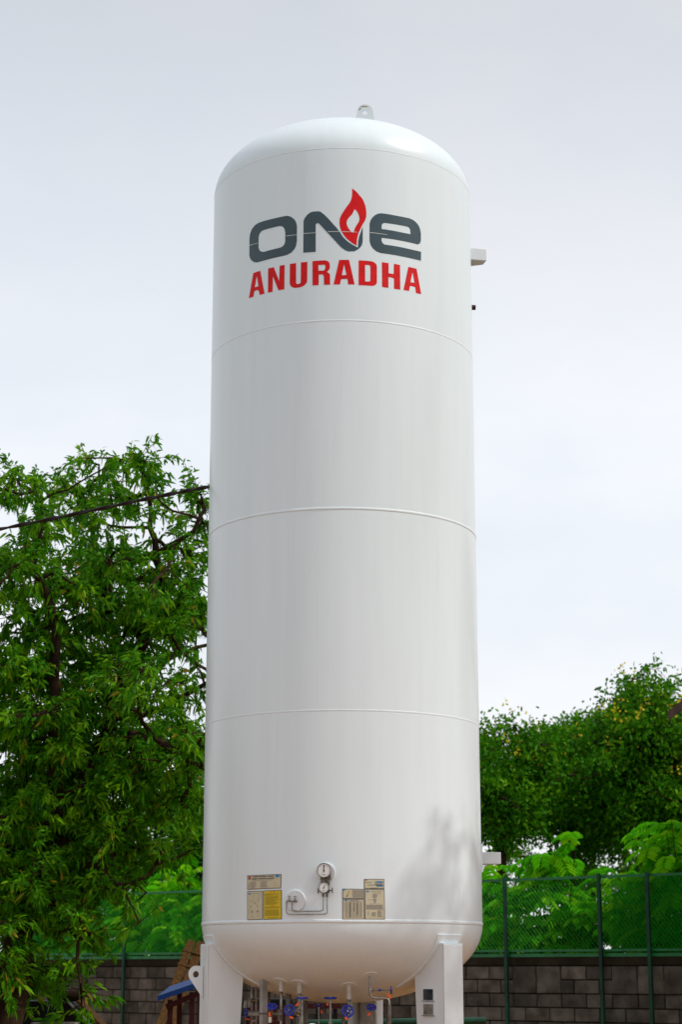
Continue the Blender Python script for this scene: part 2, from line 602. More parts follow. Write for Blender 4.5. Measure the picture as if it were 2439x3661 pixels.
LET = {
    'O': [[(-0.5048,8.016), (-0.4745,8.008), (-0.4463,7.990), (-0.4239,7.967), (-0.4090,7.937), (-0.4023,7.907), (-0.4021,7.764), (-0.4095,7.722), (-0.4258,7.691), (-0.4552,7.664), (-0.4926,7.650), (-0.5383,7.646), (-0.6575,7.644), (-0.7639,7.642), (-0.8135,7.644), (-0.8510,7.659), (-0.8802,7.683), (-0.8979,7.712), (-0.9043,7.739), (-0.9045,7.902), (-0.8966,7.937), (-0.8775,7.973), (-0.8420,8.000), (-0.8003,8.012), (-0.7467,8.015), (-0.6409,8.015)], [(-0.5798,7.932), (-0.5562,7.929), (-0.5347,7.917), (-0.5211,7.896), (-0.5132,7.865), (-0.5133,7.778), (-0.5218,7.752), (-0.5429,7.733), (-0.5740,7.728), (-0.6584,7.726), (-0.7257,7.724), (-0.7585,7.731), (-0.7832,7.752), (-0.7940,7.781), (-0.7939,7.877), (-0.7853,7.904), (-0.7632,7.925), (-0.7325,7.930), (-0.6606,7.931)]],
    'N': [[(-0.3431,7.649), (-0.3418,7.943), (-0.3305,7.971), (-0.3104,7.997), (-0.2843,8.016), (-0.2603,8.023), (-0.2086,8.023), (-0.1889,8.016), (-0.1574,7.989), (-0.1182,7.946), (-0.0792,7.897), (-0.0443,7.857), (-0.0171,7.815), (0.0080,7.774), (0.0447,7.737), (0.0834,7.709), (0.1370,7.680), (0.1398,7.736), (0.1477,7.781), (0.1615,7.823), (0.1801,7.874), (0.1785,7.738), (0.1729,7.708), (0.1572,7.683), (0.1338,7.661), (0.1027,7.645), (0.0524,7.643), (0.0215,7.656), (-0.0055,7.677), (-0.0365,7.710), (-0.1414,7.835), (-0.2043,7.909), (-0.2162,7.912), (-0.2280,7.907), (-0.2320,7.897), (-0.2312,7.647)]],
    'flame': [[(0.0861,8.232), (0.1271,8.198), (0.1545,8.164), (0.1741,8.142), (0.1878,8.116), (0.2015,8.079), (0.2093,8.042), (0.2120,8.005), (0.2103,7.968), (0.2011,7.938), (0.1774,7.895), (0.1577,7.852), (0.1400,7.810), (0.1301,7.760), (0.1249,7.698), (0.0834,7.723), (0.0409,7.759), (0.0138,7.794), (-0.0075,7.831), (-0.0191,7.869), (-0.0237,7.906), (-0.0218,7.943), (-0.0094,7.977), (0.0139,8.018), (0.0372,8.054), (0.0645,8.094), (0.0781,8.123), (0.0860,8.161), (0.0880,8.195)], [(0.1080,8.038), (0.1267,8.021), (0.1404,7.997), (0.1489,7.968), (0.1508,7.943), (0.1441,7.918), (0.1226,7.884), (0.1089,7.854), (0.0999,7.819), (0.0855,7.819), (0.0681,7.838), (0.0526,7.861), (0.0410,7.886), (0.0379,7.910), (0.0449,7.935), (0.0604,7.958), (0.0877,7.990), (0.1014,8.020)]],
    'E': [[(0.3415,8.017), (0.3995,8.017), (0.5116,8.014), (0.6177,8.014), (0.6585,8.006), (0.6918,7.989), (0.7171,7.965), (0.7318,7.936), (0.7392,7.900), (0.7383,7.830), (0.7280,7.804), (0.7042,7.787), (0.6275,7.788), (0.4720,7.789), (0.3475,7.789), (0.3480,7.758), (0.3580,7.739), (0.3778,7.729), (0.5093,7.728), (0.6269,7.725), (0.7387,7.726), (0.7368,7.642), (0.5860,7.642), (0.4338,7.645), (0.3360,7.647), (0.3006,7.658), (0.2690,7.682), (0.2499,7.712), (0.2396,7.751), (0.2402,7.908), (0.2490,7.941), (0.2667,7.970), (0.2915,7.995), (0.3165,8.009)], [(0.3771,7.931), (0.4919,7.932), (0.5968,7.931), (0.6148,7.925), (0.6247,7.912), (0.6291,7.867), (0.5489,7.866), (0.4576,7.869), (0.3487,7.871), (0.3488,7.904), (0.3572,7.921)]],
    'A1': [[(-0.8520,7.555), (-0.7709,7.557), (-0.7198,7.333), (-0.7739,7.332), (-0.7824,7.365), (-0.7887,7.377), (-0.8011,7.383), (-0.8281,7.383), (-0.8386,7.377), (-0.8465,7.334), (-0.9034,7.331)], [(-0.8101,7.521), (-0.7893,7.418), (-0.8321,7.418)]],
    'N2': [[(-0.6848,7.559), (-0.6252,7.559), (-0.5705,7.422), (-0.5657,7.561), (-0.5167,7.561), (-0.5183,7.336), (-0.5761,7.336), (-0.6335,7.476), (-0.6357,7.333), (-0.6842,7.334)]],
    'U': [[(-0.4667,7.562), (-0.4081,7.562), (-0.4076,7.381), (-0.4019,7.369), (-0.3921,7.365), (-0.3757,7.369), (-0.3676,7.373), (-0.3644,7.382), (-0.3637,7.562), (-0.3048,7.562), (-0.3062,7.379), (-0.3142,7.364), (-0.3334,7.346), (-0.3560,7.337), (-0.3820,7.333), (-0.4183,7.334), (-0.4416,7.343), (-0.4585,7.358), (-0.4671,7.379)]],
    'R': [[(-0.2592,7.564), (-0.1508,7.564), (-0.1306,7.559), (-0.1151,7.547), (-0.1079,7.529), (-0.1073,7.497), (-0.1119,7.478), (-0.1314,7.457), (-0.1242,7.450), (-0.1118,7.442), (-0.1056,7.429), (-0.1046,7.353), (-0.1015,7.339), (-0.1572,7.340), (-0.1583,7.414), (-0.1630,7.428), (-0.1724,7.436), (-0.2036,7.435), (-0.2043,7.339), (-0.2584,7.340)], [(-0.2079,7.524), (-0.1570,7.524), (-0.1492,7.519), (-0.1460,7.504), (-0.1476,7.486), (-0.1538,7.475), (-0.1646,7.470), (-0.2062,7.472)]],
    'A2': [[(-0.0256,7.564), (0.0592,7.565), (0.1077,7.341), (0.0507,7.340), (0.0467,7.385), (0.0406,7.389), (-0.0056,7.389), (-0.0124,7.379), (-0.0185,7.339), (-0.0748,7.340)], [(0.0166,7.525), (0.0369,7.425), (-0.0025,7.424)]],
    'D': [[(0.1429,7.563), (0.2195,7.564), (0.2575,7.562), (0.2829,7.553), (0.2988,7.538), (0.3042,7.520), (0.3035,7.373), (0.2980,7.356), (0.2867,7.345), (0.2661,7.337), (0.1418,7.336)], [(0.1990,7.524), (0.2289,7.526), (0.2399,7.523), (0.2462,7.510), (0.2447,7.381), (0.2384,7.375), (0.1995,7.372)]],
    'H': [[(0.3497,7.563), (0.4111,7.562), (0.4105,7.468), (0.4583,7.468), (0.4613,7.562), (0.5202,7.561), (0.5204,7.333), (0.4607,7.332), (0.4613,7.424), (0.4536,7.430), (0.4352,7.433), (0.4086,7.432), (0.4080,7.333), (0.3501,7.335)]],
    'A3': [[(0.6027,7.558), (0.6881,7.557), (0.7356,7.332), (0.6790,7.330), (0.6728,7.380), (0.6653,7.385), (0.6228,7.385), (0.6154,7.375), (0.6077,7.335), (0.5518,7.336)], [(0.6456,7.518), (0.6650,7.421), (0.6232,7.420)]],
}
WORDS = (('O', 'slate letter O'), ('N', 'slate letter N curling under the flame'), ('E', 'slate letter e'),
         ('flame', 'red flame emblem'), ('A1', 'red letter A'), ('N2', 'red letter N'), ('U', 'red letter U'),
         ('R', 'red letter R'), ('A2', 'red letter A'), ('D', 'red letter D'), ('H', 'red letter H'), ('A3', 'red letter A'))
for key, lab in WORDS:
    o = tpart('flame_emblem' if key == 'flame' else 'letter', wrap_poly(LET[key], 0.0015),
              'slate_paint' if key in 'ONE' else 'red_paint', ang=80)
    tag(o, 'painted ' + lab)
for s0, s1 in ((-0.900, -0.797), (-0.505, -0.403), (-0.342, -0.234), (-0.126, 0.130), (0.243, 0.398)):
    q = wrap_poly([[(s0, 7.824), (s1, 7.821), (s1, 7.825), (s0, 7.8295)]], 0.0028)
    tpart('decal_joint', q, 'line_white')


# instruction sheets stuck on the shell
def sheet(q, face, prints, off=0.003):
    """q: four corners (s, z) top-left, top-right, bottom-right, bottom-left"""
    def uv(u, v_):
        a = (q[0][0] * (1 - u) + q[1][0] * u, q[0][1] * (1 - u) + q[1][1] * u)
        b = (q[3][0] * (1 - u) + q[2][0] * u, q[3][1] * (1 - u) + q[2][1] * u)
        return (a[0] * (1 - v_) + b[0] * v_, a[1] * (1 - v_) + b[1] * v_)
    m_ = MB()
    e = wrap_poly([[uv(0, 0), uv(1, 0), uv(1, 1), uv(0, 1)]], off)
    m_.add(e.v, e.f)
    # thin rim so that the sheet has thickness
    ring = [uv(u, 0) for u in np.linspace(0, 1, 9)] + [uv(1, v_) for v_ in np.linspace(0, 1, 5)[1:]] + \
           [uv(u, 1) for u in np.linspace(1, 0, 9)[1:]] + [uv(0, v_) for v_ in np.linspace(1, 0, 5)[1:-1]]
    a = [tp(s, z, 0.0) for s, z in ring]
    b = [tp(s, z, off) for s, z in ring]
    n = len(ring)
    m_.add(a + b, [(i, (i + 1) % n, n + (i + 1) % n, n + i) for i in range(n)])
    m_.mi = 1
    w = abs(q[1][0] - q[0][0])
    h = abs(q[0][1] - q[3][1])
    eu, ev = 0.0055 / w, 0.0055 / h
    e = wrap_poly([[uv(eu, ev), uv(1 - eu, ev), uv(1 - eu, 1 - ev), uv(eu, 1 - ev)]], off + 0.0012)
    m_.add(e.v, e.f)
    sh = tpart('instruction_sheet', m_, ['sheet_edge', face], ang=80)
    names = sorted(set(p[-1] for p in prints))
    pm = MB()
    for p in prints:
        pm.mi = names.index(p[-1])
        if p[0] == 'r':
            u0, v0, u1, v1 = p[1:5]
            e = wrap_poly([[uv(u0, v0), uv(u1, v0), uv(u1, v1), uv(u0, v1)]], off + 0.0024)
        elif p[0] == 'e':
            u0, v0, ru, rv = p[1:5]
            e = wrap_poly([[uv(u0 + ru * math.cos(-t), v0 + rv * math.sin(-t)) for t in np.linspace(0, 2 * math.pi, 17)[:-1]]],
                          off + 0.0024)
        pm.add(e.v, e.f)
    if prints:
        tpart('printing', pm, names, parent=sh, ang=80)['kind'] = 'stuff'
    return sh


def lines(u0, v0, u1, v1, n, m, seed, thick=0.5, ragged=0.25):
    r = random.Random(seed)
    out = []
    for i in range(n):
        va = v0 + (v1 - v0) * i / n
        vb = va + (v1 - v0) / n * thick
        out.append(('r', u0, va, u1 - (u1 - u0) * ragged * r.random(), vb, m))
    return out


def words(u0, u1, v0, v1, n, m, seed):
    r = random.Random(seed)
    out = []
    for i in range(n):
        a = u0 + (u1 - u0) * i / n
        b = a + (u1 - u0) / n * (0.55 + 0.3 * r.random())
        out.append(('r', a, v0, b, v1, m))
    return out


# large sheet at upper left with red and blue marks and two heading lines
sheet([(-0.8396, 2.3476), (-0.5042, 2.3502), (-0.5057, 2.2374), (-0.8372, 2.2336)], 'cream_sheet',
      [('e', 0.085, 0.13, 0.055, 0.07, 'print_red'), ('r', 0.035, 0.22, 0.135, 0.29, 'print_dark'),
       ('e', 0.90, 0.13, 0.062, 0.085, 'print_blue')]
      + words(0.17, 0.81, 0.08, 0.17, 13, 'print_dark', 1) + words(0.17, 0.83, 0.23, 0.32, 12, 'print_dark', 2)
      + lines(0.17, 0.37, 0.80, 0.43, 1, 'print_grey', 3) + lines(0.11, 0.47, 0.30, 0.95, 8, 'print_grey', 4)
      + lines(0.42, 0.47, 0.66, 0.92, 8, 'print_grey', 5) + lines(0.04, 0.62, 0.09, 0.9, 3, 'print_grey', 6))
# pale drawing sheet at lower left
sheet([(-0.8376, 2.2212), (-0.6731, 2.222), (-0.6714, 1.9943), (-0.8332, 1.991)], 'cream_sheet',
      [('e', 0.18, 0.095, 0.09, 0.028, 'print_blue')] + lines(0.33, 0.085, 0.86, 0.10, 1, 'print_grey', 7, 1)
      + [('r', 0.36, 0.16, 0.375, 0.40, 'print_grey'), ('r', 0.20, 0.27, 0.21, 0.38, 'print_grey'),
         ('r', 0.20, 0.375, 0.72, 0.382, 'print_grey'), ('r', 0.72, 0.22, 0.735, 0.38, 'print_grey'),
         ('r', 0.46, 0.425, 0.58, 0.445, 'print_grey'), ('r', 0.28, 0.68, 0.40, 0.75, 'print_grey'),
         ('r', 0.62, 0.68, 0.74, 0.74, 'print_grey'), ('r', 0.32, 0.86, 0.42, 0.875, 'print_grey'),
         ('r', 0.64, 0.86, 0.75, 0.875, 'print_grey'), ('r', 0.22, 0.50, 0.28, 0.56, 'print_grey'),
         ('r', 0.64, 0.49, 0.70, 0.55, 'print_grey')])
# yellow warning sheet
sheet([(-0.6663, 2.2231), (-0.4996, 2.2263), (-0.4965, 1.9949), (-0.6644, 1.9921)], 'yellow_sheet',
      [('r', 0.37, 0.045, 0.45, 0.075, 'print_red'), ('r', 0.55, 0.045, 0.63, 0.075, 'print_red')]
      + lines(0.06, 0.11, 0.95, 0.19, 3, 'print_olive', 8, 0.6, 0.5)
      + lines(0.10, 0.21, 0.95, 0.50, 10, 'print_olive', 9, 0.6, 0.4)
      + [('r', 0.42, 0.52, 0.55, 0.54, 'print_red')] + lines(0.06, 0.56, 0.93, 0.62, 3, 'print_olive', 10, 0.55, 0.1)
      + lines(0.08, 0.66, 0.92, 0.88, 9, 'print_olive', 11, 0.55, 0.15) + lines(0.2, 0.92, 0.9, 0.96, 2, 'print_olive', 12))
# right-hand group
sheet([(0.0005, 2.2307), (0.1739, 2.2292), (0.1742, 2.1522), (0.0013, 2.1517)], 'cream_sheet',
      [('e', 0.08, 0.10, 0.065, 0.08, 'print_blue'), ('r', 0.20, 0.62, 0.24, 0.80, 'print_dark'),
       ('r', 0.24, 0.40, 0.27, 0.66, 'print_gold'), ('r', 0.28, 0.18, 0.31, 0.44, 'print_gold')]
      + lines(0.46, 0.12, 0.99, 0.90, 9, 'print_grey', 13, 0.55, 0.05))
sheet([(0.0018, 2.1487), (0.1758, 2.1492), (0.1758, 1.9897), (0.0022, 1.9894)], 'cream_sheet',
      [('e', 0.17, 0.055, 0.06, 0.045, 'print_blue'), ('r', 0.34, 0.05, 0.72, 0.075, 'print_grey'),
       ('r', 0.26, 0.095, 0.88, 0.115, 'print_grey'), ('r', 0.33, 0.17, 0.365, 0.90, 'print_dark'),
       ('r', 0.52, 0.17, 0.545, 0.60, 'print_dark'), ('r', 0.66, 0.17, 0.695, 0.78, 'print_dark'),
       ('r', 0.84, 0.17, 0.86, 0.90, 'print_grey'), ('r', 0.17, 0.17, 0.185, 0.90, 'print_grey')]
      + lines(0.10, 0.14, 0.92, 0.93, 20, 'print_grey', 14, 0.3, 0.02))
sheet([(0.1747, 2.3072), (0.3404, 2.3088), (0.3405, 2.2314), (0.175, 2.23)], 'cream_sheet',
      [('e', 0.10, 0.12, 0.045, 0.05, 'print_red'), ('e', 0.08, 0.36, 0.03, 0.06, 'print_gold'),
       ('e', 0.22, 0.62, 0.045, 0.09, 'print_gold')] + words(0.13, 0.37, 0.31, 0.38, 5, 'print_blue', 15)
      + words(0.28, 0.50, 0.57, 0.66, 5, 'print_blue', 16)
      + [('r', 0.53, 0.22, 0.93, 0.58, 'print_grey'), ('r', 0.62, 0.24, 0.90, 0.40, 'print_blue'),
         ('r', 0.54, 0.58, 0.92, 0.68, 'print_dark'), ('r', 0.62, 0.69, 0.95, 0.78, 'print_blue'),
         ('r', 0.32, 0.88, 0.70, 0.93, 'print_grey')])
sheet([(0.1796, 2.227), (0.3426, 2.2284), (0.344, 1.9906), (0.1789, 1.9897)], 'cream_sheet',
      [('e', 0.14, 0.075, 0.08, 0.025, 'print_blue'), ('r', 0.27, 0.055, 0.87, 0.065, 'print_grey'),
       ('r', 0.33, 0.093, 0.82, 0.103, 'print_grey'), ('e', 0.50, 0.22, 0.125, 0.08, 'print_grey'),
       ('r', 0.62, 0.145, 0.80, 0.165, 'print_grey'),
       ('r', 0.42, 0.32, 0.58, 0.40, 'print_grey'), ('r', 0.46, 0.40, 0.54, 0.46, 'print_grey'),
       ('r', 0.17, 0.335, 0.42, 0.345, 'print_grey'), ('r', 0.65, 0.32, 0.72, 0.33, 'print_grey'),
       ('r', 0.25, 0.47, 0.78, 0.478, 'print_grey')]
      + lines(0.07, 0.51, 0.92, 0.67, 8, 'print_grey', 17, 0.65, 0.05) + lines(0.33, 0.76, 0.56, 0.90, 6, 'print_grey', 18)
      + lines(0.63, 0.70, 0.92, 0.92, 8, 'print_grey', 19, 0.6, 0.6) + lines(0.12, 0.72, 0.26, 0.87, 4, 'print_grey', 20, 0.3))


# gauges, bosses and sensing tubes
def boss(s, z, r, t):
    n_ = tn(s)
    m_ = MB()
    m_.disc(tp(s, z, t / 2 - 0.012), n_, r, t + 0.024, 40)
    o_ = tpart('instrument_boss', m_, 'leg_paint', ang=50)
    bevel(o_, 0.004)
    return o_


def gauge(s, z, r, off, ang, tall):
    n_ = tn(s)
    c = tp(s, z, off)
    b_ = MB()
    b_.tube([c - n_ * 0.035, c - n_ * 0.004, c + n_ * 0.006, c + n_ * 0.008], [r * 0.93, r * 0.97, r, r * 0.93], 36)
    case = tpart('pressure_gauge', b_, 'dark_steel', ang=50)
    d = MB()
    d.torus(c + n_ * 0.008, n_, r * 0.94, r * 0.075, 36, 8)
    tpart('bezel', d, 'steel', parent=case)
    d = MB()
    d.disc(c + n_ * 0.007, n_, r * 0.86, 0.004, 36)
    tpart('dial', d, 'dial_face', parent=case)
    t_ = tt(s)
    up = Vector((0, 0, 1))
    d = MB()
    Mx = Matrix((t_, n_, up)).transposed()
    dirv = t_ * math.sin(ang) + up * math.cos(ang)
    p0, p1 = c + n_ * 0.011 - dirv * r * 0.25, c + n_ * 0.011 + dirv * r * 0.62
    d.tube([p0, p1], [r * 0.075, r * 0.035], 6)
    d.disc(c + n_ * 0.012, n_, r * 0.10, 0.004, 12)
    if tall:
        d.tube([p1 - t_ * r * 0.13, p1 + t_ * r * 0.13], r * 0.05, 6)
    tpart('needle', d, 'needle_black', parent=case)
    d = MB()
    for i in range(25):
        a = math.radians(-135 + 270 * i / 24)
        v_ = t_ * math.sin(a) + up * math.cos(a)
        L0 = 0.66 if i % 4 == 0 else 0.72
        d.tube([c + n_ * 0.0098 + v_ * r * L0, c + n_ * 0.0098 + v_ * r * 0.79], r * (0.022 if i % 4 == 0 else 0.013), 4)
    for k in (-1, 0, 1):
        d.box(c + n_ * 0.0098 - up * r * 0.58 + t_ * k * r * 0.16, (r * 0.11, 0.0012, r * 0.09), Mx)
    tpart('scale_marks', d, 'print_dark', parent=case)
    return case


bs = [(-0.1324, 2.3566), (-0.3792, 2.1379)]
boss(*bs[0], 0.077, 0.012)
boss(*bs[1], 0.085, 0.014)
gs = [(-0.1355, 2.3694), (-0.1366, 2.2345)]
gauge(gs[0][0], gs[0][1], 0.0585, 0.085, math.radians(0), True)
gauge(gs[1][0], gs[1][1], 0.0425, 0.085, math.radians(24), False)
# manifold between and below the gauges
mb = MB()
for p, q, r in [((-0.1568, 2.318), (-0.1567, 2.2706), 0.008), ((-0.1335, 2.3234), (-0.1334, 2.2705), 0.011), ((-0.1102, 2.3233), (-0.1101, 2.2704), 0.012), ((-0.096, 2.3461), (-0.0959, 2.2972), 0.01), ((-0.1579, 2.2042), (-0.1096, 2.204), 0.013)]:
    mb.tube([tp(*p, 0.05), tp(*q, 0.05)], r, 8)
for p in [(-0.1321, 2.3067)]:
    mb.box(tp(*p, 0.045), (0.075, 0.03, 0.022), Matrix.Rotation(p[0] / R, 3, 'Z'))
for p in [(-0.1334, 2.2705), (-0.1333, 2.2121)]:
    mb.box(tp(*p, 0.035), (0.07, 0.03, 0.03), Matrix.Rotation(p[0] / R, 3, 'Z'))
tpart('manifold', mb, 'dark_steel')
for pts in [[(-0.1593, 2.2048), (-0.1839, 2.2086)], [(-0.105, 2.2121), (-0.0752, 2.2148)]]:
    mb = MB()
    a, b = tp(*pts[0], 0.06), tp(*pts[1], 0.06)
    mb.tube([a, b], 0.0045, 8)
    mb.tube([b - Vector((0, 0, 0.021)), b + Vector((0, 0, 0.021))], 0.0042, 8)
    tpart('tee_handle', mb, 'dark_steel')
for pts in [[(-0.4467, 2.1351), (-0.4481, 2.0487), (-0.4354, 2.0352), (-0.3965, 2.0309), (-0.1386, 2.0318), (-0.1177, 2.0395), (-0.1194, 2.1852)], [(-0.4007, 2.1345), (-0.4021, 2.0719), (-0.3907, 2.0615), (-0.3583, 2.0562), (-0.1695, 2.0554), (-0.1499, 2.0631), (-0.1502, 2.1853)]]:
    w3 = [tp(s, z, 0.025) for s, z in pts]
    w3 = round_path(w3, 0.025)
    # follow the shell on the long horizontal run
    w4 = []
    for a, b in zip(w3[:-1], w3[1:]):
        nseg = max(1, int((b - a).length / 0.04))
        for k in range(nseg):
            w4.append(a.lerp(b, k / nseg))
    w4.append(w3[-1])
    w5 = []
    for p in w4:
        d = Vector((p.x - TX, p.y, 0))
        d = d.normalized() * (R + 0.025)
        w5.append(Vector((d.x + TX, d.y, p.z)))
    mb = MB()
    mb.tube(w5, 0.0043, 8)
    tpart('sensing_tube', mb, 'steel')
for s, z in [(-0.1501, 2.1784), (-0.1193, 2.1782)]:
    mb = MB()
    mb.tube([tp(s, z - 0.012, 0.025), tp(s, z + 0.012, 0.025)], 0.009, 6)
    tpart('tube_nut', mb, 'dark_steel', sm=False)
for s, z in [(-0.423, 2.1378), (-0.3752, 2.1344)]:
    mb = MB()
    c = tp(s, z, 0.03)
    t_ = tt(s)
    up = Vector((0, 0, 1))
    mb.tube([c - t_ * 0.017, c + t_ * 0.017], 0.007, 8)
    mb.tube([c, c + up * 0.03], [0.006, 0.004], 8)
    mb.tube([c + up * 0.012, c + up * 0.019], 0.008, 8)
    mb.tube([c + up * 0.036 - t_ * 0.011, c + up * 0.036 + t_ * 0.011], 0.0035, 6)
    mb.tube([c - tn(s) * 0.035, c], 0.007, 8)
    tpart('root_valve', mb, 'steel')


# lifting lug on the dome, plate with an eye
def eye_plate(w_base, h, rtop, hole_r, thick, n=20, hole_c=None):
    """outline in (a, b): a across, b up; returns outer loop and hole loop"""
    hc = h - rtop if hole_c is None else hole_c
    outer = [(-w_base / 2, 0.0)]
    outer = [(w_base / 2, 0.0)] + [(rtop * math.cos(t), h - rtop + rtop * math.sin(t)) for t in np.linspace(0.12, math.pi - 0.12, n)] + [(-w_base / 2, 0.0)]
    hole = [(hole_r * math.cos(t), hc + hole_r * math.sin(t)) for t in np.linspace(0, 2 * math.pi, n + 1)[:-1]]
    return outer, hole


def plate_mesh(outer, hole, thick, org, ax, up, nrm):
    loops = [outer] + ([hole] if hole else [])
    tris = tessellate_polygon([[Vector((a, b, 0)) for a, b in lp] for lp in loops])
    pts = [p for lp in loops for p in lp]
    m_ = MB()
    fr = [org + ax * a + up * b + nrm * thick / 2 for a, b in pts]
    bk = [org + ax * a + up * b - nrm * thick / 2 for a, b in pts]
    n = len(pts)
    fs = [tuple(t) for t in tris] + [tuple(i + n for i in reversed(t)) for t in tris]
    st = 0
    for lp in loops:
        k = len(lp)
        for i in range(k):
            j = (i + 1) % k
            fs.append((st + i, st + j, st + j + n, st + i + n))
        st += k
    m_.add(fr + bk, fs)
    return m_


def build_plate(name, m_, mt, parent=None):
    o_ = tpart(name, m_, mt, parent, sm=False)
    bm = bmesh.new()
    bm.from_mesh(o_.data)
    bmesh.ops.recalc_face_normals(bm, faces=bm.faces[:])
    bm.to_mesh(o_.data)
    bm.free()
    return o_


lx, ly = TX + 0.212, -0.45
rr_ = math.hypot(0.212, 0.45)
lz = Z1 + HH * math.sqrt(1 - (rr_ / R) ** 2) - 0.03
outer, hole = eye_plate(0.190, 0.215, 0.074, 0.026, 0.03, hole_c=0.134)
lug = build_plate('lifting_lug', plate_mesh(outer, hole, 0.028, Vector((lx, ly, lz)), Vector((1, 0, 0)),
                                            Vector((0, 0, 1)), Vector((0, -1, 0))), 'leg_paint')
mb = MB()
for k in range(16):
    t = math.radians(60 + 100 * k / 15)
    rad = 0.056 + random.uniform(-0.006, 0.006)
    c = Vector((lx + rad * math.cos(t), ly - 0.0146, lz + 0.141 + rad * math.sin(t)))
    mb.disc(c, (0, 1, 0), random.uniform(0.003, 0.007), 0.0012, 7)
tpart('rust_patch', mb, 'rust', parent=lug)


# support legs at three points round the bottom head
def head_z(r):
    return Z0 - HH * math.sqrt(max(0.0, 1 - (r / R) ** 2))


def make_leg(az):
    a = math.radians(az)
    u = Vector((math.sin(a), -math.cos(a), 0))      # outward
    t = Vector((math.cos(a), math.sin(a), 0))       # along the tangent
    up = Vector((0, 0, 1))
    o = Vector((TX, 0, 0))
    hw = 0.122
    ro = 1.203
    zt = 1.80
    leg = empty('leg', (0, 0, 0), tank)
    # outer face plate with its side plates as one folded channel
    prof_ = [(ro, 0.03), (ro, zt)]
    rs = np.linspace(1.150, 0.905, 12)
    inner = [(r, head_z(r) - 0.004) for r in rs]
    side = prof_ + [(1.155, zt)] + inner + [(0.985, 0.03)]
    m_ = MB()
    for sgn in (-1, 1):
        outl = [(r, z) for r, z in side]
        q = plate_mesh(outl, None, 0.014, o + t * sgn * (hw - 0.007), u, up, t)
        m_.add(q.v, q.f)
    sp = build_plate('side_plates', m_, 'leg_paint', leg)
    m_ = MB()
    Mx = Matrix((t, u, up)).transposed()
    m_.box(o + u * (ro + 0.0062) + up * (0.03 + zt) / 2, (hw * 2, 0.012, zt - 0.03), Mx)
    fp = tpart('face_plate', m_, 'leg_paint', leg, sm=False)
    bevel(fp, 0.006, 3)
    m_ = MB()
    m_.box(o + u * (1.180) + up * (zt + 0.0062), (hw * 2 + 0.004, 0.062, 0.012), Mx)
    tpart('top_cap', m_, 'weld_paint', leg, sm=False)
    m_ = MB()
    m_.box(o + u * 1.09 + up * 0.015, (0.36, 0.36, 0.03), Mx)
    tpart('base_plate', m_, 'leg_paint', leg, sm=False)
    # doubler pad that follows the head under the leg
    m_ = MB()
    nr, ntt = 24, 9
    wv = 0.158
    vs = []
    th = np.linspace(math.radians(8.5), math.radians(51), nr)    # angle below the seam along the head
    for off in (0.013, -0.004):
        for q in th:
            rr = R * math.cos(q)
            zz = Z0 - HH * math.sin(q)
            nv = Vector((math.cos(q) / R, 0, -math.sin(q) / HH)).normalized()
            for k in range(ntt):
                y = -wv + 2 * wv * k / (ntt - 1)
                ang = y / max(rr, 0.3)
                dr = u * math.cos(ang) + t * math.sin(ang)
                vs.append(o + dr * (rr + nv.x * off) + up * (zz + nv.z * off))
    fs = []
    N = nr * ntt
    for i in range(nr - 1):
        for k in range(ntt - 1):
            b = i * ntt + k
            fs.append((b, b + ntt, b + ntt + 1, b + 1))
    loop = [k for k in range(ntt)] + [i * ntt + ntt - 1 for i in range(1, nr)] + \
           [(nr - 1) * ntt + k for k in range(ntt - 2, -1, -1)] + [i * ntt for i in range(nr - 2, 0, -1)]
    for i in range(len(loop)):
        j = (i + 1) % len(loop)
        fs.append((loop[i], loop[j], loop[j] + N, loop[i] + N))
    m_.add(vs, fs)
    tpart('doubler_pad', m_, 'weld_paint', leg, ang=50)
    return leg, u, t, o


LEGS = {}
for az in (48, -72, 168):
    LEGS[az] = make_leg(az)

# tail lug on the left leg
leg, u, t, o = LEGS[-72]
outer = [(0, 0.265), (0.03, 0.265)] + [(0.062 + 0.062 * math.cos(q), 0.198 + 0.068 * math.sin(q)) for q in np.linspace(1.45, -0.85, 14)] + [(0.0, 0.0)]
hole = [(0.062 + 0.025 * math.cos(q), 0.196 + 0.027 * math.sin(q)) for q in np.linspace(0, 2 * math.pi, 19)[:-1]]
build_plate('tail_lug', plate_mesh(outer, hole, 0.026, o + u * 1.2155 + Vector((0, 0, 1.37)), Vector((-1, 0, 0)) * 0.9 + u * 0.1,
                                   Vector((0, 0, 1)), Vector((0, -1, 0))), 'leg_paint', leg)

# name plates in holders on the right leg's side plate
leg, u, t, o = LEGS[48]
up = Vector((0, 0, 1))
Mx = Matrix((u, t, up)).transposed()
for z, h, mt, lab in ((1.408, 0.086, 'black_gloss', 'glossy black name plate'), (1.293, 0.082, 'grey_plate', 'grey metal name plate')):
    c = o + u * 1.052 - t * 0.1235 + up * z
    m_ = MB()
    m_.box(c, (0.118, 0.006, 0.006), Mx)
    hb = tpart('plate_holder', MB().box(c - t * 0.003, (0.116, 0.007, h + 0.018), Mx), 'leg_paint', leg, sm=False)
    nm = tpart('name_plate', MB().box(c - t * 0.008, (0.100, 0.004, h), Mx), mt, leg, sm=False)
    tag(nm, lab)
    tpart('plate_ledge', MB().box(c - t * 0.011 - up * (h / 2 + 0.007), (0.122, 0.012, 0.006), Mx), 'grey_plate', leg, sm=False)


